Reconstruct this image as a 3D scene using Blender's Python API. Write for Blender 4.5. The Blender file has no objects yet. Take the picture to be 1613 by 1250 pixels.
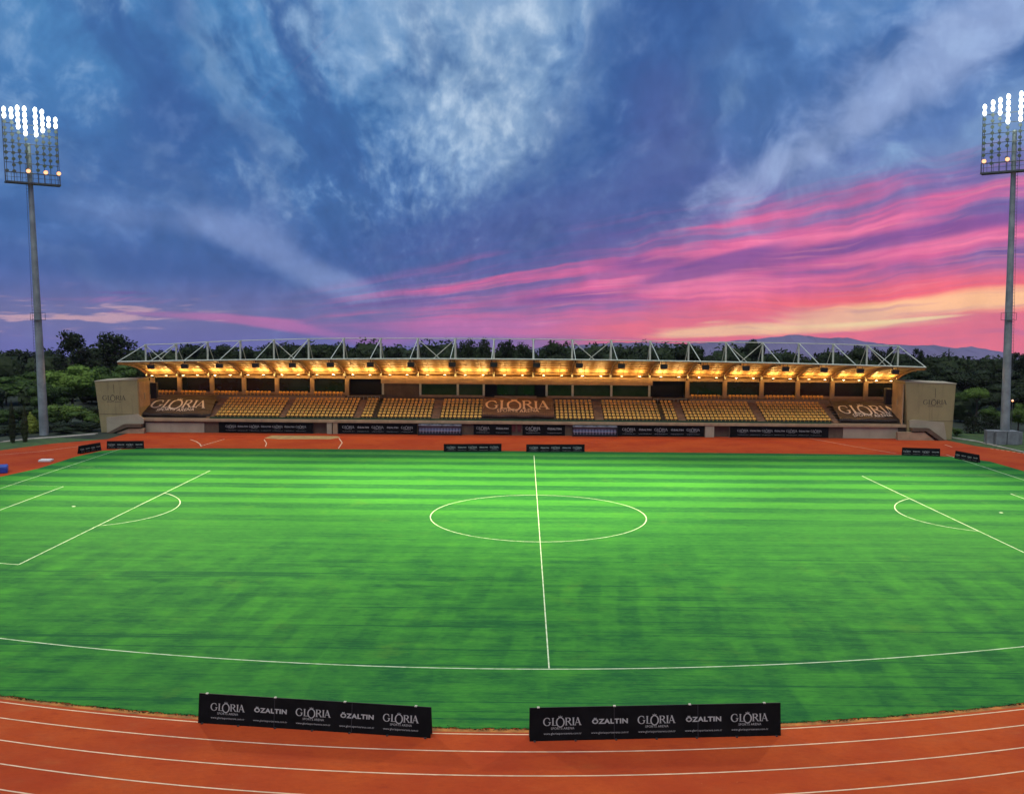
import bpy, bmesh, math, random
from mathutils import Vector, Matrix
R = math.radians
scene = bpy.context.scene
COL = scene.collection
rng = random.Random(7)

# ------------------------------------------------------------------ camera
CAM = Vector((-1.344, -43.295, 16.909))
YAW, PITCH, ROLL, FPX = -0.0124, -0.0867, 0.0071, 1459.0
W0, H0 = 1613.0, 1250.0
_cy, _sy, _cp, _sp, _cr, _sr = math.cos(YAW), math.sin(YAW), math.cos(PITCH), math.sin(PITCH), math.cos(ROLL), math.sin(ROLL)
FWD = Vector((_sy * _cp, _cy * _cp, _sp))
_r0 = Vector((_cy, -_sy, 0)); _u0 = _r0.cross(FWD)
RGT = _cr * _r0 + _sr * _u0
UPV = -_sr * _r0 + _cr * _u0
cam_d = bpy.data.cameras.new("camera")
cam_d.sensor_width = 36.0
cam_d.lens = 36.0 * FPX / W0
cam_d.clip_start = 0.5; cam_d.clip_end = 20000
cam = bpy.data.objects.new("camera", cam_d); COL.objects.link(cam)
M = Matrix((RGT, UPV, -FWD)).transposed().to_4x4(); M.translation = CAM
cam.matrix_world = M
scene.camera = cam

def at(u, v, Y):
    """a point of the place seen at image pixel (u, v), at depth Y"""
    d = FWD + RGT * ((u - W0 / 2) / FPX) - UPV * ((v - H0 / 2) / FPX)
    return CAM + d * ((Y - CAM.y) / d.y)
def ground(u, v, Z=0.0):
    d = FWD + RGT * ((u - W0 / 2) / FPX) - UPV * ((v - H0 / 2) / FPX)
    return CAM + d * ((Z - CAM.z) / d.z)
def X(u, Y, v=600): return at(u, v, Y).x
def Zv(v, Y, u=808): return at(u, v, Y).z

scene.render.resolution_x, scene.render.resolution_y = 1024, 793
scene.view_settings.view_transform = 'Standard'
scene.view_settings.look = 'None'
scene.view_settings.gamma = 1
EXPO = 1.0
scene.view_settings.exposure = EXPO
scene.cycles.use_denoising = True
scene.cycles.max_bounces = 5
scene.cycles.diffuse_bounces = 2
scene.cycles.glossy_bounces = 2
scene.cycles.transmission_bounces = 3
scene.cycles.volume_bounces = 0
scene.cycles.transparent_max_bounces = 8
scene.cycles.sample_clamp_indirect = 4

def lin(r, g, b):
    f = lambda c: (c / 255) / 12.92 if c <= 10 else ((c / 255 + 0.055) / 1.055) ** 2.4
    return (f(r), f(g), f(b), 1.0)

# ------------------------------------------------------------------ node helper
class NT:
    def __init__(s, tree): s.t = tree; s.n = tree.nodes; s.l = tree.links
    def node(s, kind, **kw):
        n = s.n.new(kind)
        for k, v in kw.items(): setattr(n, k, v)
        return n
    def put(s, sock, v):
        if isinstance(v, V): s.l.new(v.s, sock)
        elif hasattr(v, 'is_output'): s.l.new(v, sock)
        else: sock.default_value = v
    def math(s, op, a, b=0.0, c=0.0, clamp=False):
        n = s.node('ShaderNodeMath', operation=op); n.use_clamp = clamp
        for i, x in enumerate((a, b, c)):
            s.put(n.inputs[i], x)
        return V(s, n.outputs[0])
    def noise(s, vec, scale=1.0, detail=4.0, rough=0.5, dist=0.0, dims='3D'):
        n = s.node('ShaderNodeTexNoise', noise_dimensions=dims)
        s.put(n.inputs['Vector'], vec); n.inputs['Scale'].default_value = scale
        n.inputs['Detail'].default_value = detail; n.inputs['Roughness'].default_value = rough
        n.inputs['Distortion'].default_value = dist
        return V(s, n.outputs[0])
    def comb(s, x, y, z=0.0):
        n = s.node('ShaderNodeCombineXYZ')
        for i, a in enumerate((x, y, z)): s.put(n.inputs[i], a)
        return n.outputs[0]
    def sep(s, vec):
        n = s.node('ShaderNodeSeparateXYZ'); s.put(n.inputs[0], vec)
        return [V(s, o) for o in n.outputs]
    def mix(s, f, a, b, mode='MIX'):
        n = s.node('ShaderNodeMix', data_type='RGBA', blend_type=mode)
        s.put(n.inputs[0], f); s.put(n.inputs[6], a); s.put(n.inputs[7], b)
        return n.outputs[2]
    def smooth(s, x, a, b, lo=0.0, hi=1.0):
        n = s.node('ShaderNodeMapRange', interpolation_type='SMOOTHSTEP')
        s.put(n.inputs[0], x)
        for i, v in zip((1, 2, 3, 4), (a, b, lo, hi)): n.inputs[i].default_value = v
        return V(s, n.outputs[0])
    def ramp(s, f, stops, interp='LINEAR'):
        n = s.node('ShaderNodeValToRGB'); cr = n.color_ramp; cr.interpolation = interp
        while len(cr.elements) < len(stops): cr.elements.new(0.5)
        for e, (p, c) in zip(cr.elements, stops): e.position = p; e.color = c
        s.put(n.inputs[0], f)
        return n.outputs[0]
class V:
    def __init__(s, nt, sock): s.nt = nt; s.s = sock
    def __add__(s, o): return s.nt.math('ADD', s, o)
    __radd__ = __add__
    def __sub__(s, o): return s.nt.math('SUBTRACT', s, o)
    def __rsub__(s, o): return s.nt.math('SUBTRACT', o, s)
    def __mul__(s, o): return s.nt.math('MULTIPLY', s, o)
    __rmul__ = __mul__
    def __truediv__(s, o): return s.nt.math('DIVIDE', s, o)
    def cl(s): return s.nt.math('ADD', s, 0.0, clamp=True)
    def exp(s): return s.nt.math('EXPONENT', s)

# ------------------------------------------------------------------ sky (dusk clouds, lit pink and gold low in the west)
world = bpy.data.worlds.new("World"); scene.world = world
world.use_nodes = True
wt = NT(world.node_tree); wt.n.clear()
gen = wt.node('ShaderNodeTexCoord').outputs['Generated']
dx, dy, dz = wt.sep(gen)
az = wt.math('ARCTAN2', dx, dy)
el = wt.math('ARCSINE', dz)
def A(u): return math.atan((u - W0 / 2) / FPX) + YAW      # bearings and heights of the clouds, in radians
def E_(v): return (500 - v) / FPX
# streaks run out of one point low on the horizon (clouds drifting in lanes)
AV, EV = A(640), E_(540)
ra = az - AV; re = el - EV
th = wt.math('ARCTAN2', re, ra)
rad = wt.math('POWER', ra * ra + re * re + 0.0004, 0.5)
lr = wt.math('LOGARITHM', rad, 2.718)
wob = wt.noise(wt.comb(az, el, 0.0), 5.0, 3.0, 0.5) - 0.5
wob2 = wt.noise(wt.comb(az, el, 4.0), 14.0, 3.0, 0.55) - 0.5
tw = th + wob * 0.40 + wob2 * 0.06
# low lanes: they run nearly level, rising slowly to the right
lane_c = re / (wt.math('MAXIMUM', az - A(60), 0.04) + 0.06)
lane_c = lane_c + wob * 0.06 + wob2 * 0.010
S1 = wt.noise(wt.comb(tw * 4.0, lr * 1.1, 0.0), 1.0, 4.0, 0.55)            # broad lanes
S2 = wt.noise(wt.comb(lane_c * 50.0, az * 3.0, 3.0), 1.0, 4.0, 0.56)        # fine level streaks
st = wt.noise(wt.comb(lane_c * 22.0, az * 1.9, 11.0), 1.0, 4.0, 0.56)
brush = wt.noise(wt.comb(tw * 11.0, lr * 9.0, 7.0), 1.2, 4.0, 0.52, 0.1)   # tufts
puff = wt.noise(wt.comb(az * 8.0 + wob2 * 0.25, el * 7.0 + wob * 0.3, 2.0), 1.0, 5.0, 0.52, 0.0)
fine = wt.noise(wt.comb(az * 46.0 + wob2 * 1.2, el * 30.0 + wob * 1.5, 5.0), 1.0, 4.0, 0.62, 0.1)

def blob(u, v, ru, rv, rot=0.0):
    """soft patch of sky round one bearing and height"""
    a0, e0 = A(u), E_(v); c, s = math.cos(rot), math.sin(rot)
    p = (az - a0); q = (el - e0)
    x = (p * c + q * s) * (FPX / ru); y = (q * c - p * s) * (FPX / rv)
    return (0.0 - (x * x + y * y)).exp()

top_l = lin(58, 108, 172); top_r = lin(74, 112, 178)
hor = wt.smooth(el, E_(560), E_(40))
base_l = wt.ramp(hor, [(0.0, lin(98, 98, 150)), (0.14, lin(80, 104, 166)), (0.35, lin(76, 118, 176)), (0.6, lin(66, 110, 168)), (1.0, lin(74, 128, 182))])
base_r = wt.ramp(hor, [(0.0, lin(172, 98, 148)), (0.16, lin(148, 100, 158)), (0.40, lin(108, 110, 168)), (0.65, lin(92, 122, 178)), (1.0, lin(82, 124, 180))])
lr_mix = wt.smooth(az + wob * 0.25, A(520), A(1230))
col = wt.mix(lr_mix, base_l, base_r)
# slate lanes
dark = wt.smooth(S1, 0.50, 0.30) 
col = wt.mix(dark * 0.60, col, lin(56, 88, 146))
lump = wt.smooth(puff + (brush - 0.5) * 0.5 + (S1 - 0.5) * 0.7, 0.52, 0.34) * wt.smooth(el, E_(500), E_(380))
col = wt.mix(lump * 0.55, col, lin(54, 92, 152))
# pale lanes
pale = wt.smooth(S1 + (brush - 0.5) * 0.35, 0.50, 0.72) * wt.smooth(el, E_(520), E_(330))
col = wt.mix(pale * 0.55, col, lin(128, 160, 198))
lite = wt.smooth(puff + (brush - 0.5) * 0.7 + (fine - 0.5) * 0.5, 0.52, 0.74) * wt.smooth(el, E_(470), E_(300))
col = wt.mix(lite * 0.42, col, lin(130, 164, 202))
# great pale cloud overhead in the middle, ragged and tufted
m = blob(760, 120, 190, 190, -0.2) * 0.95 + blob(520, 70, 260, 130, 0.1) * 0.40 + blob(800, 230, 110, 90) * 0.45 + blob(880, 30, 150, 70) * 0.3 + blob(480, 310, 200, 50, -0.1) * 0.30 + blob(80, 60, 120, 160) * 0.22
m2 = wt.smooth(m + (puff - 0.5) * 2.3 + (brush - 0.5) * 1.5, 0.15, 1.35)
col = wt.mix(m2 * 0.74, col, lin(140, 170, 202))
m3 = wt.smooth(m + (puff - 0.5) * 1.5 + (brush - 0.5) * 2.0 + (fine - 0.5) * 1.2, 0.90, 2.0)
col = wt.mix(m3 * 0.60, col, lin(200, 214, 228))
# dark slate mass right of it, with a violet flush
dk = blob(1000, 130, 120, 240, -0.5) + blob(930, 330, 260, 90, 0.25) + blob(230, 320, 300, 70, -0.1) * 0.8 + blob(640, 395, 300, 55, 0.05) * 0.75 + blob(150, 430, 330, 32, -0.05) * 0.8 + blob(330, 225, 170, 45, -0.2) * 0.6 + blob(1120, 60, 150, 90, -0.4) * 0.6 + blob(270, 120, 60, 160, 0.1) * 0.8
col = wt.mix((wt.smooth(dk + (S1 - 0.5) * 1.3 + (puff - 0.5) * 1.2, 0.25, 1.1)) * 0.75, col, lin(54, 88, 148))
col = wt.mix(wt.smooth(blob(1040, 190, 90, 110, 0.4) + blob(860, 350, 330, 75, 0.2) + (S2 - 0.5) * 0.6, 0.35, 1.2) * 0.30, col, lin(96, 90, 152))
# pale diagonal lane upper right
lane = blob(1440, 140, 300, 60, 0.50) * 0.9 + blob(1230, 275, 210, 30, 0.42) * 0.8 + blob(1580, 70, 160, 60, 0.5) * 0.4 + blob(1350, 30, 150, 50, 0.7) * 0.4
lane = wt.smooth(lane + (brush - 0.5) * 1.4 + (puff - 0.5) * 1.3, 0.2, 1.25)
col = wt.mix(lane * 0.60, col, lin(158, 176, 214))
# pale arc on the left
arc = blob(250, 365, 230, 34, -0.08) * 0.8 + blob(470, 425, 150, 24, -0.42) + blob(540, 458, 60, 18, -0.15) * 0.6
arc = wt.smooth(arc + (puff - 0.5) * 1.5 + (S1 - 0.5) * 0.8, 0.10, 1.25)
col = wt.mix(arc * 0.50, col, lin(138, 158, 206))
# pink streaks
reg = blob(1240, 430, 500, 90, 0.08) * 1.0 + blob(1570, 345, 330, 80, 0.2) * 0.75 + blob(780, 485, 300, 34, 0.05) * 0.55
mauve = wt.smooth(reg + (puff - 0.5) * 0.8, 0.10, 1.0)
col = wt.mix(mauve * 0.50, col, lin(142, 96, 158))
pk = wt.smooth(st + (S2 - 0.5) * 0.6 + (puff - 0.5) * 0.3 + reg * 0.13, 0.51, 0.76) * wt.smooth(reg, 0.10, 0.60)
col = wt.mix(pk * 0.72, col, lin(232, 96, 146))
gry = wt.smooth(st + (S2 - 0.5) * 0.7, 0.46, 0.30) * wt.smooth(reg, 0.15, 0.6)
col = wt.mix(gry * 0.75, col, lin(100, 82, 148))
pk2 = wt.smooth(st + (S2 - 0.5) * 0.8 + reg * 0.12, 0.66, 0.84) * wt.smooth(reg, 0.3, 0.8)
col = wt.mix(pk2 * 0.7, col, lin(248, 132, 170))
lp = blob(830, 516, 330, 16, 0.0) * 0.9 + blob(300, 503, 150, 7, -0.05) + blob(440, 517, 100, 8, -0.16) + blob(150, 480, 170, 9, 0.0) * 0.6 + blob(600, 541, 70, 9) * 1.1 + blob(760, 522, 200, 14) * 0.7
col = wt.mix(wt.smooth(lp + (S2 - 0.5) * 0.8 + (puff - 0.5) * 0.8, 0.3, 1.2) * 0.75, col, lin(210, 104, 164))
# slate bars lying in the pink
bar = blob(1400, 385, 330, 15, 0.17) + blob(1130, 415, 110, 11, 0.28) * 0.8 + blob(1010, 418, 90, 14, 0.1) * 0.8 + blob(880, 470, 110, 10, 0.05) * 0.7 + blob(1300, 430, 170, 12, 0.12) * 0.5 + blob(190, 470, 60, 4, 0.0) * 0.6
bar = wt.smooth(bar + (S2 - 0.5) * 0.8, 0.22, 0.85) * wt.smooth(bar, 0.02, 0.2)
col = wt.mix(bar * 0.78, col, lin(104, 76, 148))
# gold and salmon glow low on the right
glow = blob(1420, 508, 430, 52, 0.06) * 1.25 + blob(1600, 470, 220, 70) * 0.6 + blob(1080, 520, 220, 28) * 0.5
gl = wt.smooth(glow + (S2 - 0.5) * 0.8 + (st - 0.5) * 0.7, 0.18, 0.95)
col = wt.mix(gl * 0.85, col, lin(246, 104, 112))
gold = blob(1440, 486, 270, 20, 0.09) + blob(1290, 513, 190, 9, 0.05) * 1.1 + blob(1600, 464, 120, 28) * 0.7 + blob(1110, 523, 100, 6, 0.08) * 0.8
gd = wt.smooth(gold * 0.9 + (st - 0.5) * 1.8 + (S2 - 0.5) * 1.6, 0.40, 1.25) * wt.smooth(gold, 0.04, 0.35)
col = wt.mix(gd * 0.9, col, lin(254, 198, 146))
gd2 = wt.smooth(blob(1290, 511, 150, 7, 0.05) + blob(1130, 505, 70, 6, 0.1) * 0.8 + blob(1470, 497, 90, 4, 0.1) + (S2 - 0.5) * 0.9, 0.55, 1.1)
col = wt.mix(gd2 * 0.85, col, lin(255, 226, 158))
S3 = wt.noise(wt.comb(lane_c * 120.0, az * 5.0, 41.0), 1.0, 3.0, 0.6)
col = wt.mix(wt.smooth(S3, 0.50, 0.30) * wt.smooth(reg + glow * 0.5, 0.1, 0.6) * 0.38, col, lin(150, 92, 150))
col = wt.mix(wt.smooth(S3, 0.56, 0.74) * wt.smooth(reg + glow * 0.6, 0.2, 0.8) * 0.35, col, lin(252, 150, 160))
# small peach wisps low on the left
wisp = wt.noise(wt.comb(az * 16.0, el * 120.0, 21.0), 1.0, 4.0, 0.55)
lw = blob(90, 505, 260, 28) 
col = wt.mix(lw * 0.55, col, lin(112, 114, 158))
col = wt.mix(wt.smooth(wisp + lw * 0.12, 0.60, 0.72) * lw * 0.75, col, lin(226, 176, 176))
# cool haze at the very bottom of the left half
col = wt.mix(wt.smooth(el, E_(500), E_(560)) * wt.smooth(az, A(980), A(600)) * 0.75, col, lin(92, 96, 168))
# texture over everything
tex = (fine - 0.5) * 0.30 + (brush - 0.5) * 0.24 + (puff - 0.5) * 0.42 + 1.06
n = wt.node('ShaderNodeVectorMath', operation='SCALE'); wt.put(n.inputs[0], col); wt.put(n.inputs[3], tex)
col = n.outputs[0]
sky = wt.node('ShaderNodeTexSky', sky_type='NISHITA'); sky.sun_disc = False
SUN_EL, SUN_AZ = R(70), R(200)
sky.sun_elevation = SUN_EL; sky.sun_rotation = SUN_AZ
world.cycles.sampling_method = 'MANUAL'; world.cycles.sample_map_resolution = 256
bg1 = wt.node('ShaderNodeBackground'); wt.put(bg1.inputs[0], col); bg1.inputs[1].default_value = 2.0 ** -EXPO
bg2 = wt.node('ShaderNodeBackground'); wt.put(bg2.inputs[0], sky.outputs[0]); bg2.inputs[1].default_value = 0.001
ad = wt.node('ShaderNodeAddShader'); wt.l.new(bg1.outputs[0], ad.inputs[0]); wt.l.new(bg2.outputs[0], ad.inputs[1])
wo = wt.node('ShaderNodeOutputWorld'); wt.l.new(ad.outputs[0], wo.inputs[0])

# ------------------------------------------------------------------ object helpers
def link(name, me, mat=None, parent=None, loc=None):
    o = bpy.data.objects.new(name, me); COL.objects.link(o)
    if mat is not None and me is not None and not me.materials:
        for m in (mat if isinstance(mat, (list, tuple)) else [mat]): me.materials.append(m)
    if parent is not None: o.parent = parent
    if loc is not None: o.location = loc
    return o
def tag(o, label=None, cat=None, group=None, kind=None):
    if label: o['label'] = label
    if cat: o['category'] = cat
    if group: o['group'] = group
    if kind: o['kind'] = kind
    return o
def empty(name, loc=(0, 0, 0), rz=0.0):
    o = bpy.data.objects.new(name, None); COL.objects.link(o)
    o.location = loc; o.rotation_euler = (0, 0, rz); o.empty_display_size = 0.3
    return o
def copy_tree(o, parent=None):
    c = o.copy(); COL.objects.link(c); c.parent = parent
    for ch in o.children: copy_tree(ch, c)
    return c

class MB:
    """collects faces, then links them as one mesh object"""
    def __init__(s): s.v = []; s.f = []; s.m = []; s.mi = 0
    def face(s, pts):
        b = len(s.v); s.v += [tuple(p) for p in pts]; s.f.append(tuple(range(b, b + len(pts)))); s.m.append(s.mi)
    def box(s, x0, x1, y0, y1, z0, z1):
        s.hexa([(x0, y0, z0), (x1, y0, z0), (x1, y1, z0), (x0, y1, z0), (x0, y0, z1), (x1, y0, z1), (x1, y1, z1), (x0, y1, z1)])
    def hexa(s, p):
        b = len(s.v); s.v += [tuple(q) for q in p]
        for f in ((0, 3, 2, 1), (4, 5, 6, 7), (0, 1, 5, 4), (1, 2, 6, 5), (2, 3, 7, 6), (3, 0, 4, 7)):
            s.f.append(tuple(b + i for i in f)); s.m.append(s.mi)
    def tube(s, a, b, r0, r1=None, n=8, caps=True):
        a = Vector(a); b = Vector(b); r1 = r0 if r1 is None else r1
        d = (b - a).normalized(); u = d.orthogonal().normalized(); w = d.cross(u)
        k = len(s.v)
        for c, r in ((a, r0), (b, r1)):
            for i in range(n):
                t = 2 * math.pi * i / n
                s.v.append(tuple(c + u * (r * math.cos(t)) + w * (r * math.sin(t))))
        for i in range(n):
            j = (i + 1) % n; s.f.append((k + i, k + j, k + n + j, k + n + i)); s.m.append(s.mi)
        if caps:
            s.f.append(tuple(k + i for i in reversed(range(n)))); s.m.append(s.mi)
            s.f.append(tuple(k + n + i for i in range(n))); s.m.append(s.mi)
    def path(s, pts, r, n=6):
        for a, b in zip(pts, pts[1:]): s.tube(a, b, r, n=n)
    def extrude(s, poly, y0, y1):
        """poly in (x, z), pushed through from y0 to y1"""
        n = len(poly); k = len(s.v)
        s.v += [(x, y0, z) for x, z in poly] + [(x, y1, z) for x, z in poly]
        s.f.append(tuple(k + i for i in range(n))); s.m.append(s.mi)
        s.f.append(tuple(k + n + i for i in reversed(range(n)))); s.m.append(s.mi)
        for i in range(n):
            j = (i + 1) % n; s.f.append((k + j, k + i, k + n + i, k + n + j)); s.m.append(s.mi)
    def prism_x(s, poly, x0, x1):
        """poly in (y, z), pushed through from x0 to x1"""
        n = len(poly); k = len(s.v)
        s.v += [(x0, y, z) for y, z in poly] + [(x1, y, z) for y, z in poly]
        s.f.append(tuple(k + i for i in range(n))); s.m.append(s.mi)
        s.f.append(tuple(k + n + i for i in reversed(range(n)))); s.m.append(s.mi)
        for i in range(n):
            j = (i + 1) % n; s.f.append((k + j, k + i, k + n + i, k + n + j)); s.m.append(s.mi)
    def mesh(s, name, fix=True):
        me = bpy.data.meshes.new(name); me.from_pydata(s.v, [], s.f)
        if any(s.m): me.polygons.foreach_set('material_index', s.m)
        if fix and len(s.f) < 20000:
            bm = bmesh.new(); bm.from_mesh(me); bmesh.ops.recalc_face_normals(bm, faces=bm.faces); bm.to_mesh(me); bm.free()
        me.update(); return me
    def build(s, name, mat, parent=None, bevel=0, smooth=False, loc=None):
        me = s.mesh(name)
        if smooth: me.polygons.foreach_set('use_smooth', [True] * len(me.polygons))
        o = link(name, me, mat, parent, loc)
        if bevel:
            b = o.modifiers.new('edge', 'BEVEL'); b.width = bevel; b.segments = 2; b.limit_method = 'ANGLE'
        return o

# ------------------------------------------------------------------ materials
MATS = {}
def mat(name, col, rough=0.7, var=0.10, scale=2.0, metal=0.0, bump=0.0, bscale=20.0, spec=0.4, stain=0.0):
    m = bpy.data.materials.new(name); m.use_nodes = True; nt = NT(m.node_tree)
    b = nt.n['Principled BSDF']
    co = nt.node('ShaderNodeTexCoord').outputs['Object']
    nz = nt.noise(co, scale, 4.0, 0.6)
    c0 = tuple(max(0, x * (1 - 2 * var)) for x in col[:3]) + (1,); c1 = tuple(x * (1 + 2 * var) for x in col[:3]) + (1,)
    c = nt.mix(nt.smooth(nz, 0.3, 0.7), c0, c1)
    if stain:
        x, y, z = nt.sep(co)
        sv = nt.noise(nt.comb(x * 2.5, y * 2.5, z * 0.25), 1.0, 4.0, 0.6)
        c = nt.mix(nt.smooth(sv, 0.52, 0.75) * stain, c, tuple(x * 0.45 for x in col[:3]) + (1,))
    nt.put(b.inputs['Base Color'], c)
    nt.put(b.inputs['Roughness'], nt.smooth(nz, 0.2, 0.8, max(0.05, rough - 0.08), min(1, rough + 0.08)))
    b.inputs['Metallic'].default_value = metal
    b.inputs['Specular IOR Level'].default_value = spec
    if bump:
        bp = nt.node('ShaderNodeBump'); bp.inputs['Strength'].default_value = bump; bp.inputs['Distance'].default_value = 0.02
        nt.put(bp.inputs['Height'], nt.noise(co, bscale, 5.0, 0.6)); nt.l.new(bp.outputs[0], b.inputs['Normal'])
    MATS[name] = m; return m
def emit(name, col, power, base=None):
    m = bpy.data.materials.new(name); m.use_nodes = True; b = m.node_tree.nodes['Principled BSDF']
    b.inputs['Base Color'].default_value = base or (0.8, 0.8, 0.8, 1)
    b.inputs['Emission Color'].default_value = col; b.inputs['Emission Strength'].default_value = power
    return m

# ------------------------------------------------------------------ the ground
def image_bow(x, y):
    """straight ground lines bent into shallow arcs to match the image; plan (x, y) -> ground position"""
    t = y / 68.0
    return (x, y + (5.14139 * (1 - t) + 1.40907 * t - 6.79533 * t * (1 - t)) * x * x / 1000 + 0.02888 * x * (1 - t))

def m_grass():
    m = bpy.data.materials.new('mown_grass'); m.use_nodes = True; nt = NT(m.node_tree); b = nt.n['Principled BSDF']
    co = nt.node('ShaderNodeTexCoord').outputs['Object']; x, y, z = nt.sep(co)
    wob = nt.noise(co, 0.12, 3.0, 0.6) - 0.5
    # mowing bands along the pitch, crisp on the far half and worn on the near half
    band = nt.math('SINE', (y + wob * 1.2) * (2 * math.pi / 4.9) + 0.6)
    band = nt.smooth(band, -0.55, 0.55)
    cross = nt.math('SINE', (x + wob * 2.2 + y * 0.05) * (2 * math.pi / 5.6))
    cross = nt.smooth(cross, -0.7, 0.7)
    far = nt.smooth(y, 22.0, 46.0)
    near = nt.smooth(y, 34.0, 12.0)
    streak = nt.noise(nt.comb(x * 0.10, y * 1.3, 0.0), 1.0, 5.0, 0.65)
    streak2 = nt.noise(nt.comb(x * 0.9, y * 4.5, 3.0), 1.0, 4.0, 0.65)
    blot = nt.noise(nt.comb(x * 0.33, y * 0.24, 9.0), 1.0, 5.0, 0.62)
    chk = nt.node('ShaderNodeTexBrick'); nt.put(chk.inputs['Vector'], nt.comb(x + wob * 1.5, y + wob * 1.5, 0.0))
    chk.inputs['Color1'].default_value = (0, 0, 0, 1); chk.inputs['Color2'].default_value = (1, 1, 1, 1); chk.inputs['Mortar Size'].default_value = 0.0
    chk.inputs['Scale'].default_value = 1.0; chk.inputs['Brick Width'].default_value = 5.6; chk.inputs['Row Height'].default_value = 4.9; chk.offset = 0.0
    patch = V(nt, chk.outputs[0])
    g0 = (0.0105, 0.080, 0.0260, 1); g1 = (0.044, 0.204, 0.0280, 1)
    k = (band - 0.5) * far * 0.62 + 0.45
    amp = nt.smooth(nt.noise(nt.comb(x * 0.09, y * 0.09, 13.0), 1.0, 3.0, 0.6), 0.35, 0.65)
    cross2 = nt.math('SINE', (x - y * 0.09 + wob * 1.2) * (2 * math.pi / 2.3)); cross2 = nt.smooth(cross2, -0.3, 0.5)
    thin = nt.smooth(nt.noise(nt.comb(x * 0.022, y * 1.9, 17.0), 1.0, 3.0, 0.6), 0.56, 0.72)
    k = k + (cross - 0.5) * near * 0.08 + (cross2 - 0.5) * amp * near * 0.24 + (patch - 0.5) * near * 0.16 - thin * near * 0.80
    grain = nt.noise(nt.comb(x * 1.6, y * 5.5, 23.0), 1.0, 4.0, 0.75)
    tile = nt.noise(nt.comb(x * 0.45, y * 0.55, 29.0), 1.0, 2.0, 0.5)
    k = k + (grain - 0.5) * 1.5 + (tile - 0.5) * near * 1.25 + (streak - 0.5) * 1.2 + (blot - 0.5) * 0.40 + (streak2 - 0.5) * 0.35
    c = nt.mix(k.cl(), g0, g1)
    yel = nt.smooth(blot + (streak2 - 0.5) * 0.5, 0.58, 0.80)
    c = nt.mix(yel * 0.38, c, (0.075, 0.165, 0.026, 1))
    drk = nt.smooth(streak + (blot - 0.5) * 0.7, 0.40, 0.26)
    c = nt.mix(drk * 0.40 * near, c, (0.009, 0.064, 0.020, 1))
    fl = nt.noise(nt.comb(x * 2.2, y * 6.0, 5.0), 1.0, 3.0, 0.7)
    c = nt.mix(nt.smooth(fl, 0.62, 0.76) * 0.45, c, (0.10, 0.17, 0.04, 1))
    nt.put(b.inputs['Base Color'], c); b.inputs['Roughness'].default_value = 0.9; b.inputs['Specular IOR Level'].default_value = 0.03
    bp = nt.node('ShaderNodeBump'); bp.inputs['Strength'].default_value = 0.5; bp.inputs['Distance'].default_value = 0.03
    nt.put(bp.inputs['Height'], nt.noise(co, 9.0, 4.0, 0.7)); nt.l.new(bp.outputs[0], b.inputs['Normal'])
    return m
def m_track():
    m = bpy.data.materials.new('red_rubber_track'); m.use_nodes = True; nt = NT(m.node_tree); b = nt.n['Principled BSDF']
    co = nt.node('ShaderNodeTexCoord').outputs['Object']; x, y, z = nt.sep(co)
    big = nt.noise(co, 0.16, 4.0, 0.6); mid = nt.noise(nt.comb(x * 0.5, y * 1.1, 2.0), 1.0, 5.0, 0.65); fine = nt.noise(co, 30.0, 3.0, 0.7)
    c = nt.mix(nt.smooth(big, 0.32, 0.66), (0.335, 0.041, 0.0120, 1), (0.420, 0.067, 0.014, 1))
    c = nt.mix(nt.smooth(mid, 0.56, 0.74) * 0.5, c, (0.175, 0.021, 0.012, 1))
    c = nt.mix(nt.smooth(mid, 0.44, 0.28) * 0.35, c, (0.36, 0.080, 0.018, 1))
    c = nt.mix(nt.smooth(fine, 0.35, 0.7) * 0.25, c, (0.20, 0.030, 0.013, 1))
    scf = nt.noise(nt.comb(x * 0.35, y * 3.5, 6.0), 1.0, 4.0, 0.7)
    c = nt.mix(nt.smooth(scf, 0.62, 0.80) * 0.45, c, (0.16, 0.026, 0.014, 1))
    mot = nt.noise(nt.comb(x * 3.0, y * 6.0, 31.0), 1.0, 4.0, 0.8)
    c = nt.mix(nt.smooth(mot, 0.35, 0.68) * 0.35, c, (0.22, 0.034, 0.012, 1))
    spk = nt.noise(nt.comb(x * 6.0, y * 6.0, 8.0), 1.0, 2.0, 0.6)
    c = nt.mix(nt.smooth(spk, 0.70, 0.78) * 0.5, c, (0.42, 0.12, 0.05, 1))
    nt.put(b.inputs['Base Color'], c); nt.put(b.inputs['Roughness'], nt.smooth(mid, 0.3, 0.7, 0.75, 0.95)); b.inputs['Specular IOR Level'].default_value = 0.04
    bp = nt.node('ShaderNodeBump'); bp.inputs['Strength'].default_value = 0.3; bp.inputs['Distance'].default_value = 0.01
    nt.put(bp.inputs['Height'], fine); nt.l.new(bp.outputs[0], b.inputs['Normal'])
    return m
def m_paint():
    m = bpy.data.materials.new('white_line_paint'); m.use_nodes = True; nt = NT(m.node_tree); b = nt.n['Principled BSDF']
    co = nt.node('ShaderNodeTexCoord').outputs['Object']
    w = nt.noise(co, 1.4, 5.0, 0.7)
    nt.put(b.inputs['Base Color'], nt.mix(nt.smooth(w, 0.42, 0.66), (0.50, 0.57, 0.42, 1), (0.26, 0.38, 0.20, 1)))
    b.inputs['Roughness'].default_value = 0.85
    return m
M_GRASS, M_TRACK, M_PAINT = m_grass(), m_track(), m_paint()
M_LAWN = mat('lawn', (0.040, 0.075, 0.015, 1), 0.95, 0.2, 0.8, bump=0.4, bscale=8)
M_EARTH = mat('dark_undergrowth', (0.020, 0.028, 0.012, 1), 0.95, 0.3, 0.3)
M_LANE = mat('lane_paint', (0.58, 0.40, 0.26, 1), 0.8, 0.10, 1.5)
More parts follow.
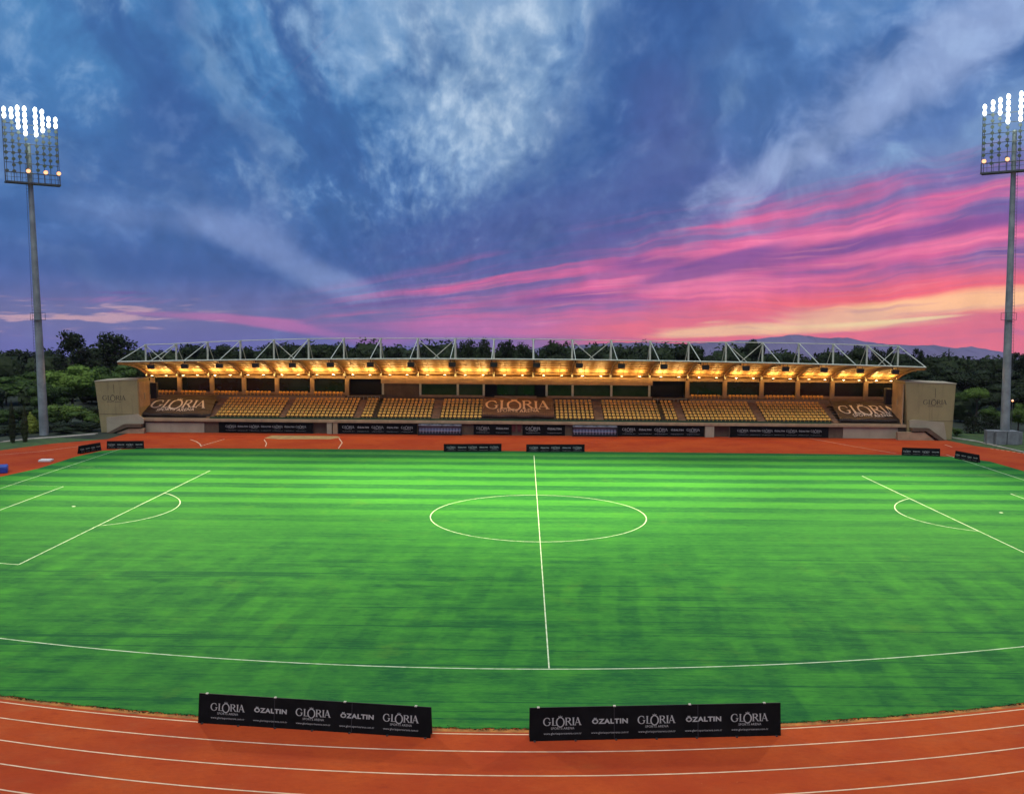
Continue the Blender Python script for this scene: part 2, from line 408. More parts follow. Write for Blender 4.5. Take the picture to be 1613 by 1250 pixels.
M_SAND = mat('sand', (0.30, 0.21, 0.08, 1), 0.95, 0.12, 1.2)
M_KERB = mat('pale_kerb', (0.42, 0.38, 0.30, 1), 0.85, 0.1, 1.0)

# one terrain sheet: level round the arena, falling away beyond the wood
def zt(y): return -0.03 if y < 230 else (-0.03 - (y - 230) * 0.075 if y < 2500 else -170.3 - (y - 2500) * 0.06)
mb = MB(); ys = [-120, 0, 100, 230, 500, 1000, 2500, 7300]; xs = [-6000, -400, 0, 400, 6000]
for j in range(len(ys) - 1):
    for i in range(len(xs) - 1):
        mb.face([(xs[i], ys[j], zt(ys[j])), (xs[i + 1], ys[j], zt(ys[j])), (xs[i + 1], ys[j + 1], zt(ys[j + 1])), (xs[i], ys[j + 1], zt(ys[j + 1]))])
terrain = mb.build('terrain', M_EARTH); tag(terrain, kind='structure')

def sheet(name, poly, z, m):
    me = bpy.data.meshes.new(name); me.from_pydata([(x, y, z) for x, y in poly], [], [tuple(range(len(poly)))]); me.update()
    bm = bmesh.new(); bm.from_mesh(me); bmesh.ops.triangulate(bm, faces=bm.faces); bmesh.ops.recalc_face_normals(bm, faces=bm.faces)
    if bm.faces[:][0].normal.z < 0: bmesh.ops.reverse_faces(bm, faces=bm.faces)
    bm.to_mesh(me); bm.free()
    return tag(link(name, me, m), kind='structure')
lawn = sheet('lawn', [(58.5, 30), (130, 30), (130, 98), (58.5, 98)], -0.015, M_LAWN)
lawn2 = sheet('lawn', [(-130, 30), (-62, 30), (-58, 80), tuple(ground(90, 688.5)[:2]), tuple(ground(45, 691.5)[:2]), tuple(ground(0, 696.5)[:2]), (-130, 71)], -0.015, M_LAWN)
track = sheet('running_track', [(-140, -60), (140, -60), (110, 30), (66.0, 60), (63.5, 68.8), (61.9, 76.8), (59.5, 81.0), (57.5, 89.5), (-57.5, 89.5), (-57.5, 80.3), (-59.5, 78.4), (-62.6, 75.6), (-65.5, 69.9), (-68.5, 65.0), (-76, 52), (-110, 25)], 0.0, M_TRACK)

# grass oblong with a slightly ragged near edge
def edge(pts, step=0.35, jit=0.0):
    out = []
    for (x0, y0), (x1, y1) in zip(pts, pts[1:]):
        n = max(1, int(math.hypot(x1 - x0, y1 - y0) / step))
        for i in range(n):
            t = i / n; out.append((x0 + (x1 - x0) * t, y0 + (y1 - y0) * t + rng.uniform(-jit, jit)))
    return out
near = [image_bow(x, -6.45 - 0.0005 * x * x) for x in [i * 2.0 - 50 for i in range(51)]]
near = edge(near, 0.16, 0.07)
far_c = [(54.2, 52), (54.6, 63.2), (53.6, 66.2), (52.0, 67.6), (50.0, 68.4), (43.0, 71.9 - 0.5), (36.5, 72.2)]
far_edge = [ground(u, v)[:2] for u, v in [(1613, 742), (1560, 727), (1512, 720.5), (1480, 718), (1420, 716.5), (1300, 715), (1060, 712.5), (820, 710.5), (600, 708), (350, 706), (240, 706), (200, 707.5), (160, 710), (120, 719), (60, 738), (0, 751)]]
poly = near + [(50, 20)] + far_edge + [(-56, 20)]
me_poly = poly
grass = sheet('grass_pitch', me_poly, 0.025, M_GRASS)

# ochre rubber edging and a fringe of turf along the near edge
M_OCHRE = mat('ochre_edging', (0.30, 0.105, 0.018, 1), 0.9, 0.25, 1.5)
M_TUFT = mat('turf_fringe', (0.022, 0.075, 0.015, 1), 0.95, 0.4, 2.5)

# painted lines
def strip(mb, pts, w, z):
    P = [Vector((p[0], p[1])) for p in pts]
    L, Rr = [], []
    for i, p in enumerate(P):
        d = (P[min(i + 1, len(P) - 1)] - P[max(i - 1, 0)]).normalized(); nrm = Vector((-d.y, d.x)) * (w / 2)
        L.append(p + nrm); Rr.append(p - nrm)
    for i in range(len(P) - 1):
        mb.face([(L[i].x, L[i].y, z), (Rr[i].x, Rr[i].y, z), (Rr[i + 1].x, Rr[i + 1].y, z), (L[i + 1].x, L[i + 1].y, z)])
def seg(a, b, n=24): return [image_bow(a[0] + (b[0] - a[0]) * i / n, a[1] + (b[1] - a[1]) * i / n) for i in range(n + 1)]
def arcp(cx, cy, r, t0, t1, n=48): return [image_bow(cx + r * math.cos(t0 + (t1 - t0) * i / n), cy + r * math.sin(t0 + (t1 - t0) * i / n)) for i in range(n + 1)]
HL, PW = 51.765, 68.817; CY = PW / 2; LW = 0.085
mb = MB(); zl = 0.031
rect = [((-HL, 0), (HL, 0)), ((HL, 0), (HL, PW)), ((HL, PW), (-HL, PW)), ((-HL, PW), (-HL, 0))]
for a, b in rect: strip(mb, seg(a, b, 60), LW if a[1] == 0 or a[0] != b[0] and b[1] == 0 else (.03 if a[1] == PW and b[1] == PW else .07), zl)
strip(mb, seg((0, 0.1), (0, PW - 0.1)), .066, zl + .002)
strip(mb, arcp(0, CY, 9.15, 0, 2 * math.pi, 96), LW, zl + .004)
for s in (-1, 1):
    for dpt, hw in ((16.5, 20.16), (5.5, 9.16)):
        xx = s * (HL - dpt)
        strip(mb, seg((s * HL, CY - hw), (xx, CY - hw)), LW, zl + .002); strip(mb, seg((xx, CY - hw), (xx, CY + hw)), LW, zl + .004); strip(mb, seg((xx, CY + hw), (s * HL, CY + hw)), .022, zl + .002)
    t = math.acos(5.5 / 9.15)
    strip(mb, arcp(s * (HL - 11), CY, 9.15, (math.pi - t) if s > 0 else -t, (math.pi + t) if s > 0 else t, 32), LW, zl + .006)
    p = image_bow(s * (HL - 11), CY); mb.face([(p[0] + .17 * math.cos(i * .628), p[1] + .17 * math.sin(i * .628), zl) for i in range(10)])
tag(mb.build('pitch_markings', M_PAINT), kind='structure')
mb = MB()
for y0, k in ((-6.95, 0.0006), (-8.45, 0.0006), (-10.35, 0.0006), (-12.15, 0.0006), (-13.9, 0.0006), (-15.6, 0.0006), (-17.3, 0.0006)):
    strip(mb, [image_bow(x, y0 - k * x * x * 1.2) for x in [i * 1.5 - 60 for i in range(81)]], 0.076, 0.005)
# javelin arc and dashed sector lines on the far track, lane lines at the ends
def gl(L, w=0.12, z=0.005): strip(mb, [ground(u, v)[:2] for u, v in L], w, z)
gl([(300, 692), (309, 695), (315, 699), (317, 703)], 0.16); gl([(416, 692), (420, 698), (418, 703)], 0.12)
gl([(534, 690), (539, 697), (533, 706)], 0.14)
for i in range(9):
    a = i / 9; gl([(317 + 38 * a, 702 - 11 * a), (317 + 38 * (a + .07), 702 - 11 * (a + .07))], 0.22)
for i in range(7):
    a = i / 7; gl([(1560 + 60 * a, 706 + 9 * a), (1560 + 60 * (a + .08), 706 + 9 * (a + .08))], 0.2, 0.006)
gl([(1275, 690), (1340, 702), (1412, 714)], 0.10); gl([(1488, 700), (1500, 704)], 0.15)
gl([(0, 716), (60, 711), (130, 702)], 0.10)
tag(mb.build('track_lines', M_LANE), kind='structure')
mb = MB(); strip(mb, [image_bow(x, -6.62 - 0.0005 * x * x) for x in [i * 2.0 - 50 for i in range(51)]], 0.30, 0.004); tag(mb.build('track_edging', M_OCHRE), kind='structure')
mb = MB()
for i in range(2600):
    x = rng.uniform(-32, 28); px, py = image_bow(x, -6.45 - 0.0005 * x * x); py += abs(rng.gauss(0, .10)) - .10 + .06 * math.sin(x * 1.7) * math.sin(x * .43); a = rng.uniform(0, 3.14); w = rng.uniform(.02, .05); h = rng.uniform(.03, .075)
    mb.face([(px - w * math.cos(a), py - w * math.sin(a), .0), (px + w * math.cos(a), py + w * math.sin(a), .0), (px + rng.uniform(-.05, .05), py + rng.uniform(-.07, .03), h)])
tag(mb.build('turf_fringe', M_TUFT), kind='stuff')
g = lambda u, v: ground(u, v)[:2]
tag(sheet('sand_pit', [g(416, 690), g(428, 685.5), g(532, 686.5), g(536, 689), g(520, 691.5), g(440, 691.5)], 0.006, M_SAND), kind='structure')
mb = MB()
P = [g(0, 697), g(45, 692), g(90, 689), g(150, 684)]
for a, b in zip(P, P[1:]): mb.hexa([(a[0], a[1], -.02), (b[0], b[1], -.02), (b[0], b[1] + .9, -.02), (a[0], a[1] + .9, -.02), (a[0], a[1], .1), (b[0], b[1], .1), (b[0], b[1] + .9, .1), (a[0], a[1] + .9, .1)])
P = [g(1490, 688.5), g(1535, 695), g(1570, 703), g(1613, 713)]
for a, b in zip(P, P[1:]): mb.hexa([(a[0], a[1], -.02), (b[0], b[1], -.02), (b[0] + .25, b[1] + .25, -.02), (a[0] + .25, a[1] + .25, -.02), (a[0], a[1], .12), (b[0], b[1], .12), (b[0] + .25, b[1] + .25, .12), (a[0] + .25, a[1] + .25, .12)])
tag(mb.build('track_kerb', M_KERB), kind='structure')

# distant mountains
M_HILL = mat('mountain', (0.105, 0.088, 0.150, 1), 0.95, 0.12, 0.002)  # violet base colour carries part of the evening haze
def ridge(name, prof, Y, zb, seed):
    r = random.Random(seed); mbr = MB(); pts = []
    us = []; 
    for (u0, v0), (u1, v1) in zip(prof, prof[1:]):
        n = max(1, int(abs(u1 - u0) / 7))
        for i in range(n): t = i / n; us.append((u0 + (u1 - u0) * t, v0 + (v1 - v0) * t + r.uniform(-0.7, 0.7)))
    us.append(prof[-1])
    rows = []
    for k, (dY, fz) in enumerate(((-1400, 0.0), (-760, 0.45), (-300, 0.8), (0, 1.0), (800, 0.3))):
        row = []
        for u, v in us:
            p = at(u, v, Y); z = zb + (p.z - zb) * fz * (1 if k == 3 else r.uniform(0.88, 1.1))
            row.append((p.x, Y + dY + (0 if k == 3 else r.uniform(-80, 80)), z))
        rows.append(row)
    for a, b in zip(rows, rows[1:]):
        for i in range(len(us) - 1): mbr.face([a[i], a[i + 1], b[i + 1], b[i]])
    return tag(mbr.build(name, M_HILL, smooth=True), kind='structure')
ridge('mountains', [(700, 566), (860, 546), (960, 540), (1010, 539), (1080, 541), (1150, 537), (1200, 533), (1225, 530), (1250, 527), (1275, 529), (1300, 532), (1335, 532), (1362, 538), (1390, 541), (1440, 544), (1470, 543), (1500, 548), (1530, 546), (1560, 551), (1620, 562), (1700, 566), (1800, 572)], 6400, -440, 3)

# ------------------------------------------------------------------ lettering
def stroke(faces, pts, w0, w1=None):
    """ribbon through pts (x, y) with width running w0 -> w1 (or a list of widths)"""
    P = [Vector(p) for p in pts]; n = len(P)
    ws = w0 if isinstance(w0, list) else [w0 + ((w1 if w1 is not None else w0) - w0) * i / (n - 1) for i in range(n)]
    L, Rr = [], []
    for i, p in enumerate(P):
        d = (P[min(i + 1, n - 1)] - P[max(i - 1, 0)]).normalized(); q = Vector((-d.y, d.x)) * ws[i] / 2
        L.append(p + q); Rr.append(p - q)
    for i in range(n - 1): faces.append([L[i], L[i + 1], Rr[i + 1], Rr[i]])
def arc2(cx, cy, rx, ry, a0, a1, n=18): return [(cx + rx * math.cos(R(a0 + (a1 - a0) * i / n)), cy + ry * math.sin(R(a0 + (a1 - a0) * i / n))) for i in range(n + 1)]
def arcw(a0, a1, thin, thick, n=18): return [thin + (thick - thin) * abs(math.cos(R(a0 + (a1 - a0) * i / n))) ** 1.3 for i in range(n + 1)]
def serif_word(rich=True):
    """the arena's six-letter name in roman capitals, round O dropped and crowned; 1 unit cap height, 5.0 wide"""
    F = []; T, t = 0.17, 0.065
    x = 0.0
    stroke(F, arc2(x + .45, .5, .45, .5, 48, 318), arcw(48, 318, t, T)); stroke(F, [(x + .80, .16), (x + .80, .44)], T * .9); stroke(F, [(x + .62, .44), (x + .96, .44)], t)
    stroke(F, [(x + .75, .84), (x + .80, .68)], t)
    x = 1.08
    stroke(F, [(x + .14, 0), (x + .14, 1)], T); stroke(F, [(x, .03), (x + .62, .03)], t); stroke(F, [(x + .60, .03), (x + .66, .25)], t, t * .6); stroke(F, [(x, .97), (x + .28, .97)], t)
    x = 1.66
    stroke(F, arc2(x + .55, .42, .50, .60, 0, 360, 32), arcw(0, 360, .085, .17, 32))
    # crown above the O
    stroke(F, [(x + .34, 1.06), (x + .76, 1.06)], .07)
    for k, (a, b) in enumerate(((.30, 1.24), (.42, 1.22), (.55, 1.32), (.68, 1.22), (.80, 1.24))): stroke(F, [(x + .36 + .095 * k, 1.08), (x + a, b)], .075, .02)
    x = 2.86
    stroke(F, [(x + .14, 0), (x + .14, 1)], T); stroke(F, [(x, .97), (x + .46, .97)], t); stroke(F, [(x, .03), (x + .28, .03)], t)
    stroke(F, arc2(x + .40, .745, .26, .225, 90, -90, 12), arcw(90, -90, t, T, 12)); stroke(F, [(x + .14, .52), (x + .42, .52)], t)
    stroke(F, [(x + .40, .52), (x + .80, .03)], T * .85, T * .7); stroke(F, [(x + .66, .03), (x + .92, .03)], t)
    x = 3.82
    stroke(F, [(x + .14, 0), (x + .14, 1)], T); stroke(F, [(x, .97), (x + .28, .97)], t); stroke(F, [(x, .03), (x + .28, .03)], t)
    x = 4.10
    stroke(F, [(x + .10, .03), (x + .44, 1)], t); stroke(F, [(x + .42, 1.02), (x + .78, .03)], T); stroke(F, [(x + .22, .34), (x + .64, .34)], t)
    stroke(F, [(x, .03), (x + .22, .03)], t); stroke(F, [(x + .64, .03), (x + .94, .03)], t)
    return F, 5.04
FONTC = {}
def plain_text(s, bold=0.0, wide=1.0):
    """faces of s in the built-in face, cap height about 1 unit, and its width"""
    key = (s, bold, wide)
    if key in FONTC: return FONTC[key]
    cu = bpy.data.curves.new('t', 'FONT'); cu.body = s; cu.size = 1.0; cu.offset = bold; cu.resolution_u = 2; cu.space_character = 1.05 + bold
    o = bpy.data.objects.new('t', cu); COL.objects.link(o)
    dg = bpy.context.evaluated_depsgraph_get(); me = bpy.data.meshes.new_from_object(o.evaluated_get(dg))
    k = 1 / 0.70
    vs = [(v.co.x * k * wide, v.co.y * k) for v in me.vertices]; F = [[Vector(vs[i]) for i in p.vertices] for p in me.polygons]
    x0 = min(v[0] for v in vs); x1 = max(v[0] for v in vs)
    F = [[Vector((p.x - x0, p.y)) for p in f] for f in F]
    bpy.data.objects.remove(o); bpy.data.meshes.remove(me); bpy.data.curves.remove(cu)
    FONTC[key] = (F, x1 - x0); return FONTC[key]
WORD = serif_word()
def put_word(mb, F, wd, cx, base, width, frame, squash=1.0):
    """frame(x, y) -> 3-D point on the carrying surface"""
    s = width / wd
    for f in F: mb.face([frame(cx - width / 2 + p.x * s, base + p.y * s * squash) for p in f])
def logo(mb, cx, base, width, frame, sub=True):
    put_word(mb, *WORD, cx, base, width, frame)
    if sub:
        F, wd = plain_text('SPORTS ARENA'); put_word(mb, F, wd, cx, base - width * 0.105, width * 0.62, frame)
def mark(mb, cx, base, width, frame):
    F, wd = plain_text('ÖZALTIN', 0.035, 1.25); put_word(mb, F, wd, cx, base, width, frame)
def url(mb, cx, base, width, frame):
    F, wd = plain_text('www.gloriasportsarena.com.tr'); put_word(mb, F, wd, cx, base, width, frame)

M_LET = mat('grey_print', (0.36, 0.37, 0.33, 1), 0.7, 0.05)
M_LETW = mat('cream_print', (0.55, 0.50, 0.36, 1), 0.7, 0.05)
M_BOARD = mat('black_vinyl', (0.0070, 0.0072, 0.0068, 1), 0.7, 0.12, 1.5, spec=0.05, bump=0.5, bscale=1.6)
M_EDGE = mat('board_edge', (0.02, 0.02, 0.021, 1), 0.6)
M_CLIP = mat('pale_clip', (0.5, 0.47, 0.38, 1), 0.6)

def board_print(mb, L, H, frame, seq, y1=0.46, y2=0.19, kw=0.148):
    n = len(seq)
    for i, ch in enumerate(seq):
        cx = L * (0.13 + 0.745 * i / (n - 1)) if n > 3 else L * ((i + 0.5) / n)
        w = L * kw
        (logo if ch == 'G' else mark)(mb, cx, H * (y1 if ch == 'G' else y1 + 0.03), w if ch == 'G' else w * 0.96, frame)
        url(mb, cx, H * y2, w, frame)

def a_board(p0, p1, H, label, group, seq='GZGZG', clips=True, lean=0.16, kw=0.148):
    """free-standing tent board from p0 to p1 (left to right as one faces it)"""
    p0 = Vector((p0[0], p0[1], 0)); p1 = Vector((p1[0], p1[1], 0)); L = (p1 - p0).length
    rz = math.atan2(p1.y - p0.y, p1.x - p0.x)
    r = empty('advertising_board', p0, rz); tag(r, label, 'advertising board', group)
    th = 0.03
    m = MB(); m.prism_x([(0, 0.0), (th, 0.0), (lean + th, H), (lean, H)], 0, L); f = m.build('front_panel', M_BOARD, r, bevel=0.006)
    m = MB(); m.prism_x([(2 * lean + 2 * th, 0.0), (2 * lean + 3 * th, 0.0), (lean + 2 * th + .002, H - .004), (lean + th + .002, H - .004)], 0.01, L - 0.01); m.build('back_panel', M_EDGE, r)
    nrm = Vector((0, -H, lean)).normalized()
    m = MB(); frame = lambda x, y: (x, lean * y / H + nrm.y * 0.004, y + nrm.z * 0.004)
    board_print(m, L, H, frame, seq, kw=kw); link('lettering', m.mesh('lettering', False), M_LET, r)
    if clips:
        for k in (1, 2):
            m = MB(); sx = L * k / 3; m.hexa([(sx - .012, -.006, .03), (sx + .012, -.006, .03), (sx + .012, .004, .03), (sx - .012, .004, .03), (sx - .012, lean - .006, H - .02), (sx + .012, lean - .006, H - .02), (sx + .012, lean + .004, H - .02), (sx - .012, lean + .004, H - .02)]); m.build('seam', M_EDGE, r)
        for k in range(7):
            m = MB(); fx = .2 + (L - .4) * k / 6; m.box(fx - .04, fx + .04, -.10, 2 * lean + .2, 0.006, .035); m.build('foot', M_EDGE, r)
        for k in range(4):
            m = MB(); cx = L * (0.035 + 0.30 * k); m.box(cx - .05, cx + .05, lean - .012, lean + 2 * th + .02, H - 0.02, H + .025); m.build('clip', M_CLIP, r, bevel=.006)
    return r
a_board((-14.76, -6.29), (-4.97, -7.41), 1.21, 'long black advertising board on the near track edge, the left one of the near pair', 'advertising boards on the near track edge')
a_board((-0.99, -7.58), (9.25, -6.78), 1.31, 'long black advertising board on the near track edge, the right one of the near pair', 'advertising boards on the near track edge')
g = lambda u, v: ground(u, v)[:2]
FG = 'advertising boards along the far side of the pitch'
a_board(g(699, 711.5), g(790, 711), 0.98, 'black board on the far touchline edge just left of the halfway line', FG, clips=False)
a_board(g(829, 712), g(921, 712), 0.98, 'black board on the far touchline edge just right of the halfway line', FG, clips=False)
a_board(g(126, 715), g(160, 709), 0.98, 'short black board turned along the curve at the far left corner of the grass', FG, 'GZGZ', False, kw=.19)
a_board(g(168, 707), g(226, 706.5), 0.98, 'black board at the far left corner of the grass facing straight across the pitch', FG, 'GZGZ', False, kw=.19)
a_board(g(1421, 717), g(1481, 719), 0.98, 'black board at the far right corner of the grass facing straight across the pitch', FG, 'GZGZ', False, kw=.19)
a_board(g(1503, 722), g(1540, 729), 0.98, 'short black board turned along the curve at the far right corner of the grass', FG, 'GZGZ', False, kw=.19)

# ------------------------------------------------------------------ the grandstand
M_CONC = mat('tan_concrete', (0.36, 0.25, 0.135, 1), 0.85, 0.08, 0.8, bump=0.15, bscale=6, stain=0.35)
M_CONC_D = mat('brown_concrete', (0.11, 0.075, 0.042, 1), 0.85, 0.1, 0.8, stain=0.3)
M_PALE = mat('pale_render', (0.36, 0.31, 0.20, 1), 0.85, 0.05, 0.5, bump=0.1, bscale=8, stain=0.22)
M_OLIVE = mat('olive_render', (0.29, 0.235, 0.105, 1), 0.85, 0.05, 0.4, bump=0.1, bscale=8, stain=0.45)
M_STEP = mat('aisle_concrete', (0.24, 0.13, 0.065, 1), 0.9, 0.1, 1.5)
M_SOFFIT = mat('timber_soffit', (0.50, 0.33, 0.15, 1), 0.55, 0.08, 0.5)
M_RIB = mat('rib_paint', (0.10, 0.045, 0.018, 1), 0.5, 0.1)
M_STEEL = mat('pale_steel', (0.48, 0.51, 0.39, 1), 0.5, 0.06, 2.0, metal=0.0)
M_GLASS = mat('dark_glass', (0.008, 0.011, 0.009, 1), 0.12, 0.2, 0.4, spec=0.3)
M_GLASSG = mat('green_glass', (0.018, 0.022, 0.012, 1), 0.12, 0.3, 0.3, spec=0.25)
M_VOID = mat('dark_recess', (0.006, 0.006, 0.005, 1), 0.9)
M_DKGREEN = mat('dark_green_strip', (0.02, 0.055, 0.022, 1), 0.8)
M_BLACK = mat('black_casing', (0.012, 0.012, 0.013, 1), 0.5)
M_MAROON = mat('maroon_door', (0.09, 0.016, 0.014, 1), 0.6)
YF = 88.0
Z_L = Zv(663, YF)                  # floor of the front walk
Z_B = Zv(667.5, YF)                # underside of the ledge
NR, RD = 7, 0.95
Y_R0 = 88.75
z_r0 = Zv(660.5, Y_R0); z_r7 = Zv(634.5, Y_R0 + (NR - 1) * RD)
RISE = (z_r7 - z_r0) / (NR - 1)
def row_yz(r): return Y_R0 + RD * r, z_r0 + RISE * r
Y_U = Y_R0 + NR * RD + 0.45        # face of the upper wall
Z_U = Zv(625.5, Y_U + 0.7)         # upper seat deck
Y_C = Y_U + 1.7                    # columns
Y_G = Y_C + 0.5                    # glass
Z_BEAM0, Z_BEAM1 = Zv(598.5, Y_C), Zv(590.5, Y_C)
stand = empty('grandstand', (0, YF, 0)); tag(stand, 'long covered grandstand with orange seats, curved lit roof and white truss, across the pitch', 'grandstand')
stand.location = (0, 0, 0)
XL, XR = X(222, YF, 664), X(1436, YF, 668)
post_u = [229.5, 277.7, 327.2, 378.7, 431.6, 486.2, 541.8, 599.8, 658.2, 717.2, 778, 840, 901.2, 962.4, 1024, 1084.5, 1143.3, 1201, 1258, 1312.4, 1365.6, 1414.7]
post_v = [542.7, 541.2, 538.5, 536.4, 534.9, 533.4, 532.8, 532.8, 532.8, 533, 533.5, 534, 535, 536, 537, 538.5, 539, 539.5, 540.6, 541.6, 543.7, 544.8]
YP, YE, YRR = 96.2, 86.5, Y_C - 0.1
PX = [X(u, YP, 560) for u in post_u]
PZ = [at(u, v, YP).z for u, v in zip(post_u, post_v)]
def roof_bow(x): return -0.0 - 0.75 * (x / 57.0) ** 2  # roof ends lowered to follow the bend of the image
ZE0 = Zv(566.3, YE); ZR0 = Zv(592.5, YRR)
def roof_pt(x, s):
    """s = 0 at the back of the soffit, 1 at its front edge"""
    a = 0.30 * s + 0.70 * (1 - (1 - s) ** 2.6)
    return (x, YRR + (YE - YRR) * s, ZR0 + 0.4 * roof_bow(x) + (ZE0 - ZR0 + 0.6 * roof_bow(x)) * a)

# --- front wall with its openings
mb = MB()
openings = [(493, 515), (1126, 1148)]
cuts = sorted([X(u, YF, 675) for o in openings for u in o])
xs = [XL + 0.2] + cuts + [XR - 0.2]
for i in range(0, len(xs), 2): mb.box(xs[i], xs[i + 1], YF, YF + 0.4, 0, Z_B - .003)
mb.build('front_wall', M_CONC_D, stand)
for a, b in openings:
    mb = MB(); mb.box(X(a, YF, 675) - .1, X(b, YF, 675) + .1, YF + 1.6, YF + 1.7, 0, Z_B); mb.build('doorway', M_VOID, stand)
for u0, u1, m_ in ((515.5, 523, M_PALE), (525, 532, M_CONC), (1110.5, 1124.5, M_PALE)):
    mb = MB(); mb.box(X(u0, YF, 675), X(u1, YF, 675), YF - 0.25, YF - .004, 0, Z_B - .006); mb.build('pier', m_, stand)
mb = MB(); mb.box(X(230, YF, 675), X(322, YF, 675), YF - 0.08, YF - .003, 0.02, Zv(670, YF)); mb.build('wall_panel', M_PALE, stand)
mb = MB(); mb.box(X(1328, YF, 675), X(1414, YF, 675), YF - 0.08, YF - .003, 0.02, Zv(667, YF)); mb.build('wall_panel', M_PALE, stand)
mb = MB(); mb.box(XL, XR, YF - 0.35, YF + 0.45, Z_B, Z_L); mb.build('ledge', M_CONC, stand, bevel=0.03)
mb = MB(); mb.box(X(330, YF, 660), X(1310, YF, 665), YF + 0.06, YF + 0.16, Z_L + .002, Z_L + 0.26); mb.build('kick_strip', M_DKGREEN, stand)
# --- stepped terrace
mb = MB(); poly = [(YF + 0.41, 0), (YF + 0.41, Z_L - .004)]
for r in range(NR):
    y, z = row_yz(r); z -= 0.05
    poly += [(y - 0.36, poly[-1][1]), (y - 0.36, z)]
poly += [(Y_U, poly[-1][1]), (Y_U, 0)]
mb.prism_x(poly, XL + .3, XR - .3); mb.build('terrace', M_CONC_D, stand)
# --- aisles
blocks_u = [(339, 440), (450, 557), (568.5, 586.5), (593.5, 679), (693, 759), (875, 936.5), (951.5, 1042), (1048, 1068), (1081, 1192), (1206, 1310)]
BX = [(X(a, Y_R0, 658), X(b, Y_R0, 658)) for a, b in blocks_u]
aisles = [(X(326, Y_R0, 658), BX[0][0])] + [(BX[i][1], BX[i + 1][0]) for i in range(9) if i not in (2, 4, 6)] + [(BX[9][1], X(1320, Y_R0, 660))] + [(X(207, Y_R0, 658), X(222, Y_R0, 658)), (X(1437, Y_R0, 660), X(1452, Y_R0, 660))]
for a, b in aisles:
    mb = MB()
    for r in range(NR * 2):
        y0 = Y_R0 - 0.5 + RD * r / 2; z1 = z_r0 - 0.02 + RISE * (r + 1) / 2
        mb.box(a + 0.08, b - 0.08, y0, y0 + RD / 2 - .002, z1 - RISE / 2 - 0.2, z1)
    mb.build('stair', M_STEP, stand)
for i in (2, 6):
    a, b = BX[i][1] + .05, BX[i + 1][0] - .05; mb = MB()
    y7, z7 = row_yz(NR - 1)
    mb.hexa([(a, Y_R0 - .5, z_r0 - .2), (b, Y_R0 - .5, z_r0 - .2), (b, y7 + .4, z7 - .2), (a, y7 + .4, z7 - .2), (a, Y_R0 - .5, z_r0 + .15), (b, Y_R0 - .5, z_r0 + .15), (b, y7 + .4, z7 + .15), (a, y7 + .4, z7 + .15)])
    mb.build('gangway', M_VOID, stand)
# --- upper wall, deck, columns, beam, glass
u_vip = (600, 1028); VX0, VX1 = X(600, Y_C - 1.2, 600), X(1028, Y_C - 1.2, 600)
DX0, DX1 = X(546, Y_C, 610), X(1084, Y_C, 610)
UX0, UX1 = X(236, Y_U, 620), X(1417, Y_U, 620)
zt7 = row_yz(NR - 1)[1] - 0.05
for a, b in ((UX0, DX0), (DX1, UX1)):
    mb = MB(); mb.box(a, b, Y_U + .004, Y_U + 0.2, zt7 - .3, Z_U + 0.02); mb.build('upper_wall', M_CONC, stand)
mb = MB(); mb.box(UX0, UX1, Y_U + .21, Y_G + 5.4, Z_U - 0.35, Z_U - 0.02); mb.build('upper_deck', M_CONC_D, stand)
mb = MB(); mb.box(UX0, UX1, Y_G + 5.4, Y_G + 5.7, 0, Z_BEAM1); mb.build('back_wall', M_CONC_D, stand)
for a, b in ((UX0, VX0 - .004), (VX1 + .004, UX1)):
    mb = MB(); mb.box(a, b, Y_C, Y_C + 0.45, Z_BEAM0, Z_BEAM1); mb.build('beam', M_CONC, stand, bevel=.02)
col_u = [240, 282.5, 333.5, 384, 436, 491.5, 546.5, 1083, 1142, 1200, 1257, 1311.5, 1364.5, 1412]
CX = [X(u, Y_C, 610) for u in col_u]
for cx in CX:
    mb = MB(); mb.box(cx - .30, cx + .30, Y_C - .06, Y_C + .40, Z_U - .015, Z_BEAM0 - .003); mb.build('column', M_CONC, stand, bevel=.03)
pairs = [(CX[i], CX[i + 1]) for i in range(6)] + [(CX[i], CX[i + 1]) for i in range(7, 13)]
for a, b in pairs:
    mb = MB(); mb.box(a + .302, b - .302, Y_G, Y_G + .05, Z_U + 0.02, Z_BEAM0 - .002); w = mb.build('window', M_GLASS, stand)
    mb = MB(); mb.box(a + .302, b - .302, Y_G - .12, Y_G - .01, Z_U - .01, Z_U + .42); mb.build('sill', M_CONC, w)
for a, b in ((CX[6] + .3, VX0), (VX1, CX[7] - .3)):
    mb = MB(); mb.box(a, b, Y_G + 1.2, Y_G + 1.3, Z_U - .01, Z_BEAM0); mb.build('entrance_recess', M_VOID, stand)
    mb = MB(); mb.box(a + .1, b - .1, Y_U + .05, Y_U + .12, Z_U + .0, Z_U + .05); 
    for k in range(9):
        xx = a + .15 + (b - a - .3) * k / 8; mb.tube((xx, Y_U + .08, Z_U - .6), (xx, Y_U + .08, Z_U + .03), .025, n=5)
    mb.build('railing', M_STEEL, stand)
